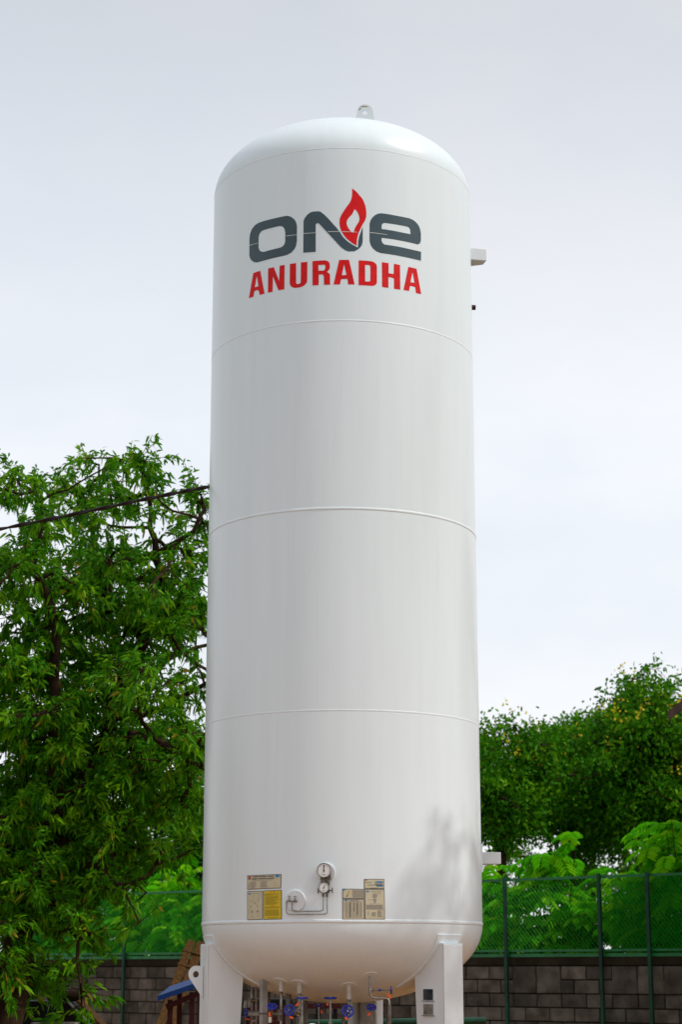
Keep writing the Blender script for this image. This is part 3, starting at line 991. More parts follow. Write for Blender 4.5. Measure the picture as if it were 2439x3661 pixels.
# box brackets on the right flank
def bracket(az, z, h, w, length, chamfer):
    a = math.radians(az)
    u_ = Vector((math.sin(a), -math.cos(a), 0))
    t_ = Vector((math.cos(a), math.sin(a), 0))
    up_ = Vector((0, 0, 1))
    o_ = Vector((TX, 0, z))
    m_ = MB()
    out = [(R - 0.02, -w / 2), (R + length, -w / 2), (R + length, w / 2 - chamfer), (R + length - chamfer * 1.6, w / 2), (R - 0.02, w / 2)]
    q = plate_mesh(out, None, h, o_, u_, t_, up_)
    b_ = build_plate('support_bracket', q, 'leg_paint')
    bevel(b_, 0.004)
    m_ = MB()
    Mx_ = Matrix((t_, u_, up_)).transposed()
    m_.box(o_ + u_ * (R - 0.004), (w + 0.05, 0.034, h + 0.13), Mx_)
    tpart('backing_pad', m_, 'weld_paint', parent=b_, sm=False)
    return b_


bz = [(1.352, 0.25, 8.175), (1.334, 0.2, 2.544)]
bracket(103, bz[0][2], 0.115, 0.17, 0.185, 0.06)
bracket(96, bz[1][2], 0.100, 0.14, 0.180, 0.03)
# capped stub on the right flank
sz = (1.245, 0.1, 7.597)
a_ = math.radians(94)
su = Vector((math.sin(a_), -math.cos(a_), 0))
mb = MB()
b0 = Vector((TX, 0, sz[2]))
mb.tube([b0 + su * (R - 0.02), b0 + su * (R + 0.028)], 0.018, 16)
stub = tpart('nozzle_stub', mb, 'leg_paint')
mb = MB()
mb.tube([b0 + su * (R + 0.012), b0 + su * (R + 0.048)], 0.024, 16)
tpart('nozzle_cap', mb, 'cap_maroon', parent=stub)

# ------------------------------------------------------------------ pipework below the bottom head
PY = -0.72


def pipe(pts, r, m='steel', name='pipe', bend=0.05, n=12, parent=None):
    m_ = MB()
    m_.tube(round_path(pts, bend) if len(pts) > 2 else pts, r, n)
    return tpart(name, m_, m, parent)


def nozzle(x, y, ztop, r_col, h_col, r_pipe, zbot=0.35, m='steel', pad=0.065):
    """painted collar under the head with a pipe running down"""
    rr = math.hypot(x - TX, y)
    zt = head_z(min(rr, 1.15))
    slope = HH / R * (rr / R) / math.sqrt(max(0.05, 1 - (rr / R) ** 2))
    nv = Vector(((x - TX) / max(rr, 0.01) * slope, y / max(rr, 0.01) * slope, -1)).normalized()
    m_ = MB()
    m_.disc(Vector((x, y, zt)) - nv * 0.003, nv, pad, 0.010, 32)
    pad_ = tpart('nozzle_pad', m_, 'tank_paint')
    m_ = MB()
    m_.tube([(x, y, zt + 0.03), (x, y, zt - h_col)], r_col, 16)
    col = tpart('nozzle', m_, 'nozzle_shaded_paint')
    pipe([(x, y, zt - h_col + 0.02), (x, y, zbot)], r_pipe, m, 'pipe', parent=col)
    m_ = MB()
    m_.tube([(x, y, zt - h_col - 0.002), (x, y, zt - h_col - 0.02)], r_pipe * 1.35, 6)
    tpart('pipe_nut', m_, 'dark_steel', parent=col, sm=False)
    return col, zt


def handwheel(c, ax, r, stem=None, stem_r=0.007, spokes=5, tagc=None):
    c = Vector(c)
    ax = Vector(ax).normalized()
    m_ = MB()
    m_.torus(c, ax, r * 0.86, r * 0.15, 28, 8)
    u_ = ax.orthogonal().normalized()
    w_ = ax.cross(u_)
    for k in range(spokes):
        q = 2 * math.pi * k / spokes + 0.3
        d = u_ * math.cos(q) + w_ * math.sin(q)
        m_.tube([c - ax * r * 0.08, c + d * r * 0.86], [r * 0.16, r * 0.11], 6)
    m_.tube([c - ax * r * 0.2, c + ax * r * 0.1], r * 0.24, 12)
    wh = tpart('handwheel', m_, 'wheel_blue')
    m_ = MB()
    m_.tube([c + ax * r * 0.1, c + ax * r * 0.28], [r * 0.15, r * 0.13], 6)
    tpart('wheel_nut', m_, 'steel', parent=wh, sm=False)
    if stem is not None:
        m_ = MB()
        m_.tube([c - ax * r * 0.1, Vector(stem)], stem_r, 10)
        tpart('valve_stem', m_, 'steel', parent=wh)
    if tagc is not None:
        m_ = MB()
        p = Vector(tagc[0])
        q = Vector(tagc[1])
        d = (q - p)
        Mx_ = Matrix.Rotation(math.atan2(d.x, d.z), 3, 'Y')
        m_.box((p + q) / 2, (0.017, 0.003, d.length), Mx_)
        tpart('valve_tag', m_, 'tag_orange', parent=wh, sm=False)
    return wh


# nozzles in a row round the front of the head
nz = [(-0.488, -0.72, 1.434), (-0.337, -0.72, 1.434), (0.065, -0.75, 1.434)]
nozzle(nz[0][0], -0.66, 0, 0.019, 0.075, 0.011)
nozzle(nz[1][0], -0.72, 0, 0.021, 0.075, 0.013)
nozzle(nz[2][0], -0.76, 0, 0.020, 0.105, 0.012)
# valve bodies
vb = [(-0.348, -0.74, 1.269), (-0.509, -0.74, 1.252), (-0.321, -0.74, 1.211)]
m_ = MB()
m_.tube([Vector(vb[0]) - Vector((0.03, 0, 0)), Vector(vb[0]) + Vector((0.03, 0, 0))], [0.022, 0.026], 14)
m_.tube([Vector(vb[0]) + Vector((0.004, 0, 0.03)), Vector(vb[0]) - Vector((-0.004, 0, 0.03))], 0.018, 12)
tpart('valve_body', m_, 'steel')
m_ = MB()
m_.tube([Vector(vb[1]) - Vector((0.04, 0, 0)), Vector(vb[1]) + Vector((0.03, 0, 0))], [0.015, 0.022], 14)
m_.tube([Vector(vb[1]) + Vector((0.012, 0, 0.04)), Vector(vb[1]) - Vector((-0.012, 0, 0.05))], 0.02, 12)
tpart('valve_body', m_, 'dark_steel')
m_ = MB()
m_.tube([Vector(vb[2]) + Vector((0, 0, 0.02)), Vector(vb[2]) - Vector((0, 0, 0.25))], [0.022, 0.026], 14)
tpart('valve_body', m_, 'steel')

W = {k: Vector(v_) for k, v_ in {'tilt1': (-0.555, -0.84, 1.316), 'flat1': (-0.314, -0.84, 1.382), 'face1': (-0.413, -0.9, 1.289), 'flat2': (-0.086, -0.7, 1.38), 'dark': (-0.186, -0.25, 1.312), 'face2': (0.054, -0.9, 1.281), 'edge': (0.404, -0.88, 1.444), 'tilt2': (0.246, -0.72, 1.308)}.items()}
TG = {k: [Vector(q) for q in v_] for k, v_ in {'tilt1': [(-0.576, -0.87, 1.272), (-0.57, -0.87, 1.239)], 'flat1': [(-0.365, -0.86, 1.322), (-0.336, -0.86, 1.344)], 'face1': [(-0.412, -0.93, 1.237), (-0.383, -0.93, 1.229)], 'flat2': [(-0.117, -0.72, 1.333), (-0.103, -0.72, 1.326)], 'dark': [(-0.168, -0.27, 1.274), (-0.156, -0.27, 1.25)], 'face2': [(0.034, -0.93, 1.236), (0.051, -0.93, 1.217)], 'edge': [(0.374, -0.9, 1.414), (0.4, -0.9, 1.383)], 'tilt2': [(0.217, -0.75, 1.247), (0.239, -0.75, 1.264)]}.items()}
dn = Vector((0, 0, -1))
handwheel(W['tilt1'], (0.05, -0.55, 0.85), 0.043, W['tilt1'] + Vector((0.0, 0.08, -0.12)), tagc=TG['tilt1'])
handwheel(W['flat1'], (0, -0.05, 1), 0.050, W['flat1'] + dn * 0.30, 0.010, tagc=TG['flat1'])
handwheel(W['face1'], (-0.25, -0.95, 0.12), 0.046, W['face1'] + Vector((0.06, 0.14, -0.02)), tagc=TG['face1'])
handwheel(W['flat2'], (0, -0.05, 1), 0.054, W['flat2'] + dn * 0.95, 0.009, tagc=TG['flat2'])
handwheel(W['dark'], (0, 0.0, 1), 0.042, W['dark'] + dn * 0.80, 0.006, tagc=TG['dark'])
handwheel(W['face2'], (0.03, -0.98, 0.16), 0.051, W['face2'] + Vector((0.0, 0.14, -0.02)), tagc=TG['face2'])
handwheel(W['edge'], (1, 0.05, 0), 0.033, W['edge'] - Vector((0.155, 0, 0)), 0.006, tagc=TG['edge'])
handwheel(W['tilt2'], (0.05, -0.55, 0.85), 0.043, W['tilt2'] + Vector((0.015, 0.1, -0.85)), tagc=TG['tilt2'])
# column under the flat wheel
m_ = MB()
m_.tube([W['flat2'] + dn * 0.17, W['flat2'] + dn * 0.60], 0.013, 12)
m_.tube([W['flat2'] + dn * 0.185, W['flat2'] + dn * 0.21], 0.019, 6)
tpart('valve_bonnet', m_, 'steel')
# bent line with the side wheel
pts = [(0.234, -0.88, 1.541), (0.233, -0.88, 1.383), (0.389, -0.88, 1.38), (0.389, -0.88, 1.308)]
rr = math.hypot(pts[0][0] - TX, 0.88)
sl_ = HH / R * (rr / R) / math.sqrt(max(0.05, 1 - (rr / R) ** 2))
nv = Vector(((pts[0][0] - TX) / rr * sl_, -0.88 / rr * sl_, -1)).normalized()
m_ = MB()
m_.disc(Vector((pts[0][0], -0.88, head_z(rr))) - nv * 0.003, nv, 0.060, 0.010, 32)
tpart('nozzle', m_, 'tank_paint')
pipe([(pts[0][0], -0.88, head_z(rr) + 0.03)] + pts[1:], 0.0095, 'steel', bend=0.045)
p4 = [(0.389, -0.88, 1.33), (0.388, -0.88, 1.187)]
pipe([p4[0], (p4[1][0], p4[1][1], 0.3)], 0.016, 'dark_steel')
tj = [(0.235, -0.88, 1.447), (0.267, -0.88, 1.446), (0.311, -0.88, 1.444)]
m_ = MB()
m_.tube([Vector(tj[0]) + Vector((0, 0, 0.02)), Vector(tj[0]) - Vector((0, 0, 0.02))], 0.013, 10)
m_.tube([tj[0], tj[1]], [0.008, 0.012], 10)
tpart('valve_body', m_, 'steel')
m_ = MB()
m_.tube([Vector(tj[2]) - Vector((0.012, 0, 0)), Vector(tj[2]) + Vector((0.012, 0, 0))], 0.0085, 8)
tpart('stem_band', m_, 'wheel_blue')
# twin lines with silver elbows at the left
tw = [(-0.758, 0.05, 1.461), (-0.723, 0.05, 1.461)]
for x, y, z in tw:
    pipe([(x, y, head_z(math.hypot(x - TX, y)) + 0.03), (x, y, 0.3)], 0.0085, 'steel')
    m_ = MB()
    m_.tube([(x, y, z - 0.03), (x, y, z - 0.13)], 0.0135, 12)
    tpart('coupling', m_, 'steel')
    m_ = MB()
    m_.tube([(x, y, z - 0.20), (x, y, z - 0.27)], 0.0125, 6)
    tpart('coupling', m_, 'steel')
el = [(-0.809, 0.0, 1.335), (-0.779, 0.0, 1.338), (-0.718, 0.0, 1.347)]
for x, y, z in el[:2]:
    m_ = MB()
    m_.tube(round_path([(x, y, z - 0.035), (x, y, z + 0.012), (x + 0.055, y + 0.02, z + 0.012)], 0.03), [0.0155] * 8, 12)
    m_.tube([(x, y, z - 0.02), (x, y, z - 0.045)], 0.019, 12)
    tpart('elbow', m_, 'steel')
bx = [(-0.739, -0.05, 1.243), (-0.751, -0.05, 1.185), (-0.787, -0.05, 1.199), (-0.6, -0.05, 1.194), (-0.799, -0.05, 1.246), (-0.23, -0.7, 1.179)]
m_ = MB()
m_.box(bx[0], (0.095, 0.06, 0.040))
bevel(tpart('valve_block', m_, 'steel', sm=False), 0.005)
m_ = MB()
m_.tube([(bx[1][0], bx[1][1], bx[1][2]), (bx[1][0] + 0.03, bx[1][1], bx[1][2])], 0.02, 10)
tpart('coupling', m_, 'steel')
tpart('valve_tag', MB().box((bx[2][0], bx[2][1] - 0.04, bx[2][2]), (0.036, 0.003, 0.016), Matrix.Rotation(0.25, 3, 'Y')), 'tag_orange', sm=False)
o = tpart('paper_tag', MB().box((-0.57, -0.88, 1.214), (0.024, 0.003, 0.042)), 'tag_white', sm=False)
handwheel(Vector(bx[4]) + Vector((-0.005, 0.1, 0)), (-0.75, -0.6, 0.1), 0.036, Vector(bx[4]) + Vector((0.06, 0.12, 0)))
pipe([(-0.664, -0.7, 1.258), (-0.583, -0.7, 1.258)], 0.007, 'dark_steel')
# square post and extra dark lines behind
sp = [(-0.636, -0.55, 1.404), (-0.437, -0.55, 1.404)]
m_ = MB()
m_.box((sp[0][0], sp[0][1], 0.85), (0.046, 0.05, 1.34), Matrix.Rotation(0.6, 3, 'Z'))
tpart('square_post', m_, 'post_grey', sm=False)
m_ = MB()
m_.tube([(sp[1][0], -0.35, head_z(0.45) + 0.05), (sp[1][0], -0.35, 0.2)], 0.024, 12)
tpart('pipe', m_, 'dark_steel')
for x in (-0.62, -0.30, 0.02, 0.16, 0.40):
    pipe([(x, 0.15, head_z(min(1.1, math.hypot(x, 0.15))) + 0.03), (x, 0.15, 0.2)], 0.016, 'dark_steel')
pipe([(-0.75, -0.62, 1.02), (0.62, -0.62, 1.02)], 0.022, 'dark_steel')
# half yellow round cover at the bottom of the view
c = Vector(bx[5])
c = Vector((c.x, -0.98, c.z - 0.055))
m_ = MB()
m_.tube([c + Vector((0, 0.03, 0)), c, c + Vector((0, -0.012, 0)), c + Vector((0, -0.018, 0))], [0.062, 0.066, 0.060, 0.045], 32)
rc = tpart('round_cover', m_, 'dial_face')
m_ = MB()
outl = [(0.056 * math.cos(q), 0.056 * math.sin(q)) for q in np.linspace(math.radians(75), math.radians(255), 18)]
q = plate_mesh(outl, None, 0.004, c + Vector((0, -0.019, 0)), Vector((1, 0, 0)), Vector((0, 0, 1)), Vector((0, -1, 0)))
build_plate('cover_band', q, 'cap_yellow', rc)
pipe([c + Vector((0, 0.02, 0)), c + Vector((0, 0.25, 0)), (c.x, c.y + 0.25, 0.3)], 0.02, 'dark_steel')

# ------------------------------------------------------------------ overhead cable at the left
cp = [Vector(p) for p in [(-1.176, -0.08, 5.832), (-1.432, 0.0, 5.804), (-1.796, 0.1, 5.756), (-2.162, 0.2, 5.703), (-2.651, 0.3, 5.625), (-3.145, 0.4, 5.55), (-3.987, 0.6, 5.456), (-4.926, 0.8, 5.367)]]
path = []
for a, b in zip(cp[:-1], cp[1:]):
    for k in range(14):
        path.append(a.lerp(b, k / 14))
path.append(cp[-1])
mb = MB()
for ph in (0, math.pi):
    pts = []
    for i, p in enumerate(path):
        q = i * 0.42 + ph
        pts.append(p + Vector((0, math.cos(q), math.sin(q))) * 0.0095)
    mb.tube(pts, 0.0105, 6)
mb.tube([cp[0] + Vector((-0.02, 0, -0.003)), cp[0] + Vector((0.03, 0, 0.006))], 0.017, 10)
o = mb.build('overhead_cable', 'cable_black')
tag(o, 'black twisted overhead cable running from the left to the tank side', 'cable')
ep = cp[-1]
mb = MB()
mb.tube([(ep.x, ep.y, 0), (ep.x, ep.y, ep.z + 0.5)], [0.13, 0.09], 16)
o = mb.build('utility_pole', 'slab')
tag(o, 'plain concrete utility pole carrying the black twisted cable', 'pole')

# ------------------------------------------------------------------ block wall with chain-link fence on top
WA = Vector((-9.0, 19.83, 0))
WB = Vector((7.6, 6.09, 0))
WD = (WB - WA).normalized()
WN = Vector((WD.y, -WD.x, 0))            # towards the camera
if WN.y > 0:
    WN = -WN
WL = (WB - WA).length
WTOP = 1.82
WROT = math.atan2(WD.y, WD.x)
MW = Matrix.Rotation(WROT, 3, 'Z')


def wp(d, z, n=0.0):
    return WA + WD * d + WN * n + Vector((0, 0, z))


wall = empty('block_wall', tuple(WA))
tag(wall, 'long grey concrete block wall behind the tank with dark coping', 'wall')


def wpart(name, mb_, m, parent, sm=False):
    return reparent(mb_.build(name, m, None, sm), parent)


wpart('mortar_core', MB().box(wp(WL / 2, 0.83, -0.10), (WL, 0.16, 1.66), MW), 'mortar', wall)
cop = wpart('coping', MB().box(wp(WL / 2, 1.74, -0.095), (WL, 0.26, 0.16), MW), 'coping', wall)
bevel(cop, 0.012)


def block_mesh(L, H):
    bm = bmesh.new()
    bmesh.ops.create_cube(bm, size=1.0)
    bmesh.ops.scale(bm, vec=(L, 0.06, H), verts=bm.verts)
    bmesh.ops.bevel(bm, geom=bm.edges[:], offset=0.009, segments=1, affect='EDGES')
    me = bpy.data.meshes.new('block')
    bm.to_mesh(me)
    bm.free()
    me.materials.append(MATS['block'])
    return me


CH = 0.1845
PX = [2.356, 3.545, 4.122, -3.522]
POSTD = [(x + 9.0) / WD.x for x in PX]
full = block_mesh(0.385, CH - 0.014)
half = block_mesh(0.185, CH - 0.014)
big = block_mesh(0.385, 2 * CH - 0.014)
dlo, dhi = 1.2, 17.6
rb = random.Random(5)
ntot = 0
taken = set()
for row in range(9):
    z = 1.655 - CH * (row + 0.5)
    d = dlo + (0.0 if row % 2 == 0 else 0.2)
    k = 0
    while d < dhi:
        dc = d + 0.2
        key = (row, round(dc / 0.4))
        # a stretch beyond the second post is faced with larger squarer panels
        panel = POSTD[0] + 0.1 < dc < dhi and row in (0, 3)
        if (row, k) in taken:
            d += 0.4
            k += 1
            continue
        if (row % 4 == 0) and dc > POSTD[0] + 0.15 and rb.random() < 0.55:
            me, zc = big, z - CH / 2
            dd = d
            n_ = 0.002
        else:
            me, zc = full, z
            n_ = 0.0
        b = bpy.data.objects.new('block', me)
        b.rotation_euler = (0, 0, WROT)
        b.location = wp(dc, zc, -0.005 + rb.uniform(-0.006, 0.006) + (0.012 if me is big else 0))
        link(b)
        reparent(b, wall)
        ntot += 1
        d += 0.4
        k += 1

fence = empty('chain_link_fence', tuple(WA))
tag(fence, 'green chain-link fence on posts along the top of the block wall', 'fence')
FZ0, FZ1 = 1.86, 2.83
extra = [POSTD[3] - 2.7, POSTD[3] - 5.2, POSTD[3] + 2.6, POSTD[3] + 5.0, POSTD[2] + 1.3]
posts = sorted(POSTD + extra)
for d in posts:
    if 0 < d < WL:
        m_ = MB()
        m_.box(wp(d, 1.44, 0.085), (0.046, 0.042, 2.86), MW)
        wpart('post', m_, 'post_green', fence)
for z, h, dpt in ((FZ1, 0.035, 0.035), (FZ0, 0.03, 0.045), (FZ0 - 0.062, 0.045, 0.03)):
    m_ = MB()
    m_.box(wp(WL / 2, z, 0.03), (WL, dpt, h), MW)
    wpart('rail', m_, 'fence_green', fence)
ends = [0.0] + posts + [WL]
sp_ = 0.062
for a, b in zip(ends[:-1], ends[1:]):
    if b - a < 0.2:
        continue
    m_ = MB()
    H_ = FZ1 - FZ0
    for sgn in (1, -1):
        d = a - H_
        while d < b + H_:
            p0, p1 = (d, FZ1), (d + sgn * H_ * 0.85, FZ0)
            # clip to the bay
            t0, t1 = 0.0, 1.0
            dx = p1[0] - p0[0]
            ta, tb = sorted(((a - p0[0]) / dx, (b - p0[0]) / dx))
            t0, t1 = max(0, ta), min(1, tb)
            if t1 - t0 > 0.02:
                q0 = wp(p0[0] + dx * t0, p0[1] + (p1[1] - p0[1]) * t0, 0.03 + 0.003 * sgn)
                q1 = wp(p0[0] + dx * t1, p0[1] + (p1[1] - p0[1]) * t1, 0.03 + 0.003 * sgn)
                m_.tube([q0, q1], 0.0031, 3, caps=False)
            d += sp_
    o = wpart('wire_mesh', m_, 'wire_green', fence)
    o['kind'] = 'stuff'
# shade net tied behind the last bays on the right
d0 = POSTD[1] + 0.05
m_ = MB()
nx, nz_ = 40, 8
vs = []
rn = random.Random(3)
for j in range(nz_ + 1):
    for i in range(nx + 1):
        d = d0 + (WL - d0) * i / nx
        z = 1.84 + 0.98 * j / nz_
        vs.append(wp(d, z, -0.16 + 0.025 * math.sin(i * 0.7 + j) + rn.uniform(-0.008, 0.008)))
m_.add(vs, [(j * (nx + 1) + i, j * (nx + 1) + i + 1, (j + 1) * (nx + 1) + i + 1, (j + 1) * (nx + 1) + i) for j in range(nz_) for i in range(nx)])
o = m_.build('shade_net', 'net_green')
tag(o, 'green shade net hung behind the fence at the right edge', 'net')


# ------------------------------------------------------------------ vegetation
def fast_mesh(name, verts, faces_flat, starts, totals, m, rnd=None, parent=None, sm=False):
    me = bpy.data.meshes.new(name)
    me.vertices.add(len(verts))
    me.vertices.foreach_set('co', np.ascontiguousarray(verts, dtype=np.float32).ravel())
    me.loops.add(len(faces_flat))
    me.loops.foreach_set('vertex_index', faces_flat.astype(np.int32))
    me.polygons.add(len(starts))
    me.polygons.foreach_set('loop_start', starts.astype(np.int32))
    try:
        me.polygons.foreach_set('loop_total', totals.astype(np.int32))
    except Exception:
        pass
    if rnd is not None:
        a = me.attributes.new('rnd', 'FLOAT', 'POINT')
        a.data.foreach_set('value', rnd.astype(np.float32))
    me.materials.append(MATS[m])
    me.update(calc_edges=True)
    me.validate()
    if sm:
        me.polygons.foreach_set('use_smooth', [True] * len(me.polygons))
    o = bpy.data.objects.new(name, me)
    return link(o, parent)


def unit(a):
    return a / np.maximum(np.linalg.norm(a, axis=1, keepdims=True), 1e-9)


def leaves(name, pos, d, length, width, bend, rnd, m, parent=None, fold=0.25):
    """pos, d (N,3); lanceolate leaves with a fold and a droop, four faces each"""
    N = len(pos)
    d = unit(d)
    rv = rng.normal(size=(N, 3))
    rv[:, 2] *= 0.5
    s = unit(np.cross(d, rv))
    n = unit(np.cross(s, d))
    flip = n[:, 2] < 0
    n[flip] *= -1
    s[flip] *= -1
    L = length[:, None]
    Wd = width[:, None]
    B = bend[:, None] * L
    g_ = np.array([0, 0, -1.0])

    def P(t, w):
        return pos + d * L * t + s * Wd * w + n * abs(w) * Wd * fold + g_ * B * t * t
    V = np.stack([P(0, 0), P(0.33, 0.5), P(0.33, -0.5), P(0.68, 0.42), P(0.68, -0.42), P(1.0, 0)], axis=1).reshape(-1, 3)
    base = (np.arange(N) * 6)[:, None]
    pat = np.array([0, 2, 1, 1, 2, 4, 3, 3, 4, 5])
    F = (base + pat).ravel()
    st = ((np.arange(N) * 10)[:, None] + np.array([0, 3, 7])).ravel()
    tot = np.tile(np.array([3, 4, 3]), N)
    return fast_mesh(name, V, F, st, tot, m, np.repeat(rnd, 6), parent)


def sample_blobs(blobs, dens, rs, shell=0.55, clump=0, crad=0.2):
    out = []
    for (x, y, z, rx, ry, rz), k in zip(blobs, dens):
        n = int(k * rx * ry * rz * 4.19) + 1
        u = rs.normal(size=(n, 3))
        u /= np.linalg.norm(u, axis=1, keepdims=True)
        r = rs.random(n) ** shell
        p = np.array([x, y, z]) + u * r[:, None] * np.array([rx, ry, rz])
        if clump:
            nc = max(2, n // clump)
            p = p[:nc][rs.integers(0, nc, n)] + rs.normal(size=(n, 3)) * np.array([crad, crad, crad * 0.6])
        out.append(p)
    return np.concatenate(out)


def grow(limbs, attract, step=0.16, di=1.6, kill=0.28, iters=90):
    """space colonisation from hand-laid limbs; returns node positions and parent indices"""
    P_, par = [], []
    for lm in limbs:
        start = None
        if 'from' in lm:
            pp = np.array(P_)
            start = int(np.argmin(((pp - np.array(lm['pts'][0])) ** 2).sum(1)))
        prev = start
        pts = [np.array(p) for p in lm['pts']]
        first = True
        for a, b in zip(pts[:-1], pts[1:]):
            L = np.linalg.norm(b - a)
            k = max(1, int(L / step))
            for i in range(k):
                p = a + (b - a) * i / k
                if first and start is not None:
                    first = False
                    continue
                first = False
                w = rng.normal(size=3) * 0.012
                P_.append(p + w)
                par.append(-1 if prev is None else prev)
                prev = len(P_) - 1
        P_.append(pts[-1])
        par.append(prev)
    nodes = np.array(P_)
    par = list(par)
    A = attract.copy()
    for it in range(iters):
        if len(A) == 0:
            break
        d2 = ((A[:, None, :] - nodes[None, :, :]) ** 2).sum(2) if len(A) * len(nodes) < 6e6 else None
        if d2 is None:
            break
        nn = d2.argmin(1)
        dm = np.sqrt(d2[np.arange(len(A)), nn])
        keep = dm > kill
        A = A[keep]
        nn = nn[keep]
        dm = dm[keep]
        act = dm < di
        if not act.any():
            di *= 1.5
            if di > 12:
                break
            continue
        new, np_ = [], []
        for k in np.unique(nn[act]):
            v = unit(A[act][nn[act] == k] - nodes[k]).sum(0)
            v = v / max(np.linalg.norm(v), 1e-6) + rng.normal(size=3) * 0.15
            v /= np.linalg.norm(v)
            new.append(nodes[k] + v * step)
            np_.append(int(k))
        nodes = np.concatenate([nodes, np.array(new)])
        par += np_
    return nodes, np.array(par)


def wood(name, nodes, par, tips, tipnode, m, parent, r0, rtip=0.004, power=2.3, sides=6):
    N = len(nodes)
    w = np.zeros(N)
    for t_ in tipnode:
        w[t_] += 1
    order = np.argsort(-np.arange(N))
    for i in order:
        if par[i] >= 0:
            w[par[i]] += max(w[i], 0.3)
    w = np.maximum(w, 0.3)
    r = rtip + (w / w.max()) ** (1 / power) * r0
    has = par >= 0
    a = nodes[par[has]]
    b = nodes[has]
    ra = np.minimum(r[par[has]], r[has] * 1.35)
    rb_ = r[has]
    if len(tips):
        a = np.concatenate([a, nodes[tipnode]])
        b = np.concatenate([b, tips])
        ra = np.concatenate([ra, np.full(len(tips), rtip * 1.3)])
        rb_ = np.concatenate([rb_, np.full(len(tips), rtip * 0.7)])
    d = unit(b - a)
    ref = np.tile(np.array([0.31, 0.77, 0.2]), (len(a), 1))
    u_ = unit(np.cross(d, ref))
    v_ = np.cross(d, u_)
    ang = np.arange(sides) * 2 * math.pi / sides
    ring = np.cos(ang)[None, :, None] * u_[:, None, :] + np.sin(ang)[None, :, None] * v_[:, None, :]
    A_ = a[:, None, :] - d[:, None, :] * (ra * 0.25)[:, None, None] + ring * ra[:, None, None]
    B_ = b[:, None, :] + d[:, None, :] * (rb_ * 0.25)[:, None, None] + ring * rb_[:, None, None]
    V = np.concatenate([A_, B_], axis=1).reshape(-1, 3)
    pat = []
    for k in range(sides):
        k2 = (k + 1) % sides
        pat += [k, k2, sides + k2, sides + k]
    F = ((np.arange(len(a)) * 2 * sides)[:, None] + np.array(pat)).ravel()
    nf = len(a) * sides
    return fast_mesh(name, V, F, np.arange(nf) * 4, np.full(nf, 4), m, None, parent, sm=True)


def make_tree(name, label, limbs, blobs, dens, r0, leafm, leaf, group=None, attract_n=500, seed=1, flowers=None, shell=0.55):
    """leaf: dict with per, len, wid, spread, droop, bend"""
    global rng
    rng = np.random.default_rng(seed)
    base = limbs[0]['pts'][0]
    t = empty(name, tuple(base))
    tag(t, label, 'tree', group)
    cl = sample_blobs(blobs, dens, rng, shell, leaf.get('clump', 0), leaf.get('crad', 0.2))
    cl = cl[cl[:, 2] > 0.6]
    at_ = cl[rng.choice(len(cl), min(attract_n, len(cl)), replace=False)]
    nodes, par = grow(limbs, at_)
    # twig from each cluster to the nearest branch node; stray clusters far from any branch are dropped
    tn_ = np.empty(len(cl), dtype=int)
    for i in range(0, len(cl), 400):
        tn_[i:i + 400] = ((cl[i:i + 400, None, :] - nodes[None]) ** 2).sum(2).argmin(1)
    dst = np.linalg.norm(cl - nodes[tn_], axis=1)
    cl, tn_ = cl[dst < 0.62], tn_[dst < 0.62]
    wd = wood('trunk', nodes, par, cl, tn_, 'bark', None, r0)
    reparent(wd, t)
    per = leaf['per']
    cdir = unit(cl - nodes[tn_] + rng.normal(size=cl.shape) * 0.05)
    k = rng.integers(int(per * 0.6), int(per * 1.4) + 1, len(cl))
    idx = np.repeat(np.arange(len(cl)), k)
    n = len(idx)
    dirs = unit(rng.normal(size=(n, 3)) * leaf['spread'] + cdir[idx] * 0.8 + np.array([0, 0, -leaf['droop']]))
    pos = cl[idx] - cdir[idx] * (rng.random(n) * leaf.get('back', 0.12))[:, None] + rng.normal(size=(n, 3)) * leaf.get('jit', 0.02)
    ln = leaf['len'] * rng.uniform(0.5, 1.25, n) * rng.uniform(0.75, 1.15, len(cl))[idx]
    wi = leaf['wid'] * rng.uniform(0.75, 1.2, n)
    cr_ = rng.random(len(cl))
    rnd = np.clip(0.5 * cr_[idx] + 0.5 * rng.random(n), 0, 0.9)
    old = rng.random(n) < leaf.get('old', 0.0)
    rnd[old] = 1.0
    bd = rng.uniform(0.3, 1.0, n) * leaf['bend']
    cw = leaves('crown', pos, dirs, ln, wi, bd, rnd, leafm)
    reparent(cw, t)
    cw['kind'] = 'stuff'
    if flowers:
        top = cl[cl[:, 2] > np.quantile(cl[:, 2], 0.35)]
        fc = top[rng.choice(len(top), min(flowers, len(top)), replace=False)]
        idf = np.repeat(np.arange(len(fc)), 9)
        fp = fc[idf] + rng.normal(size=(len(idf), 3)) * np.array([0.05, 0.05, 0.08]) + np.array([0, -0.15, 0.12])
        fl = leaves('flowers', fp, rng.normal(size=(len(idf), 3)), np.full(len(idf), 0.055), np.full(len(idf), 0.040),
                    np.full(len(idf), 0.1), rng.random(len(idf)), 'flower_yellow')
        reparent(fl, t)
        fl['kind'] = 'stuff'
    return t, len(cl), n


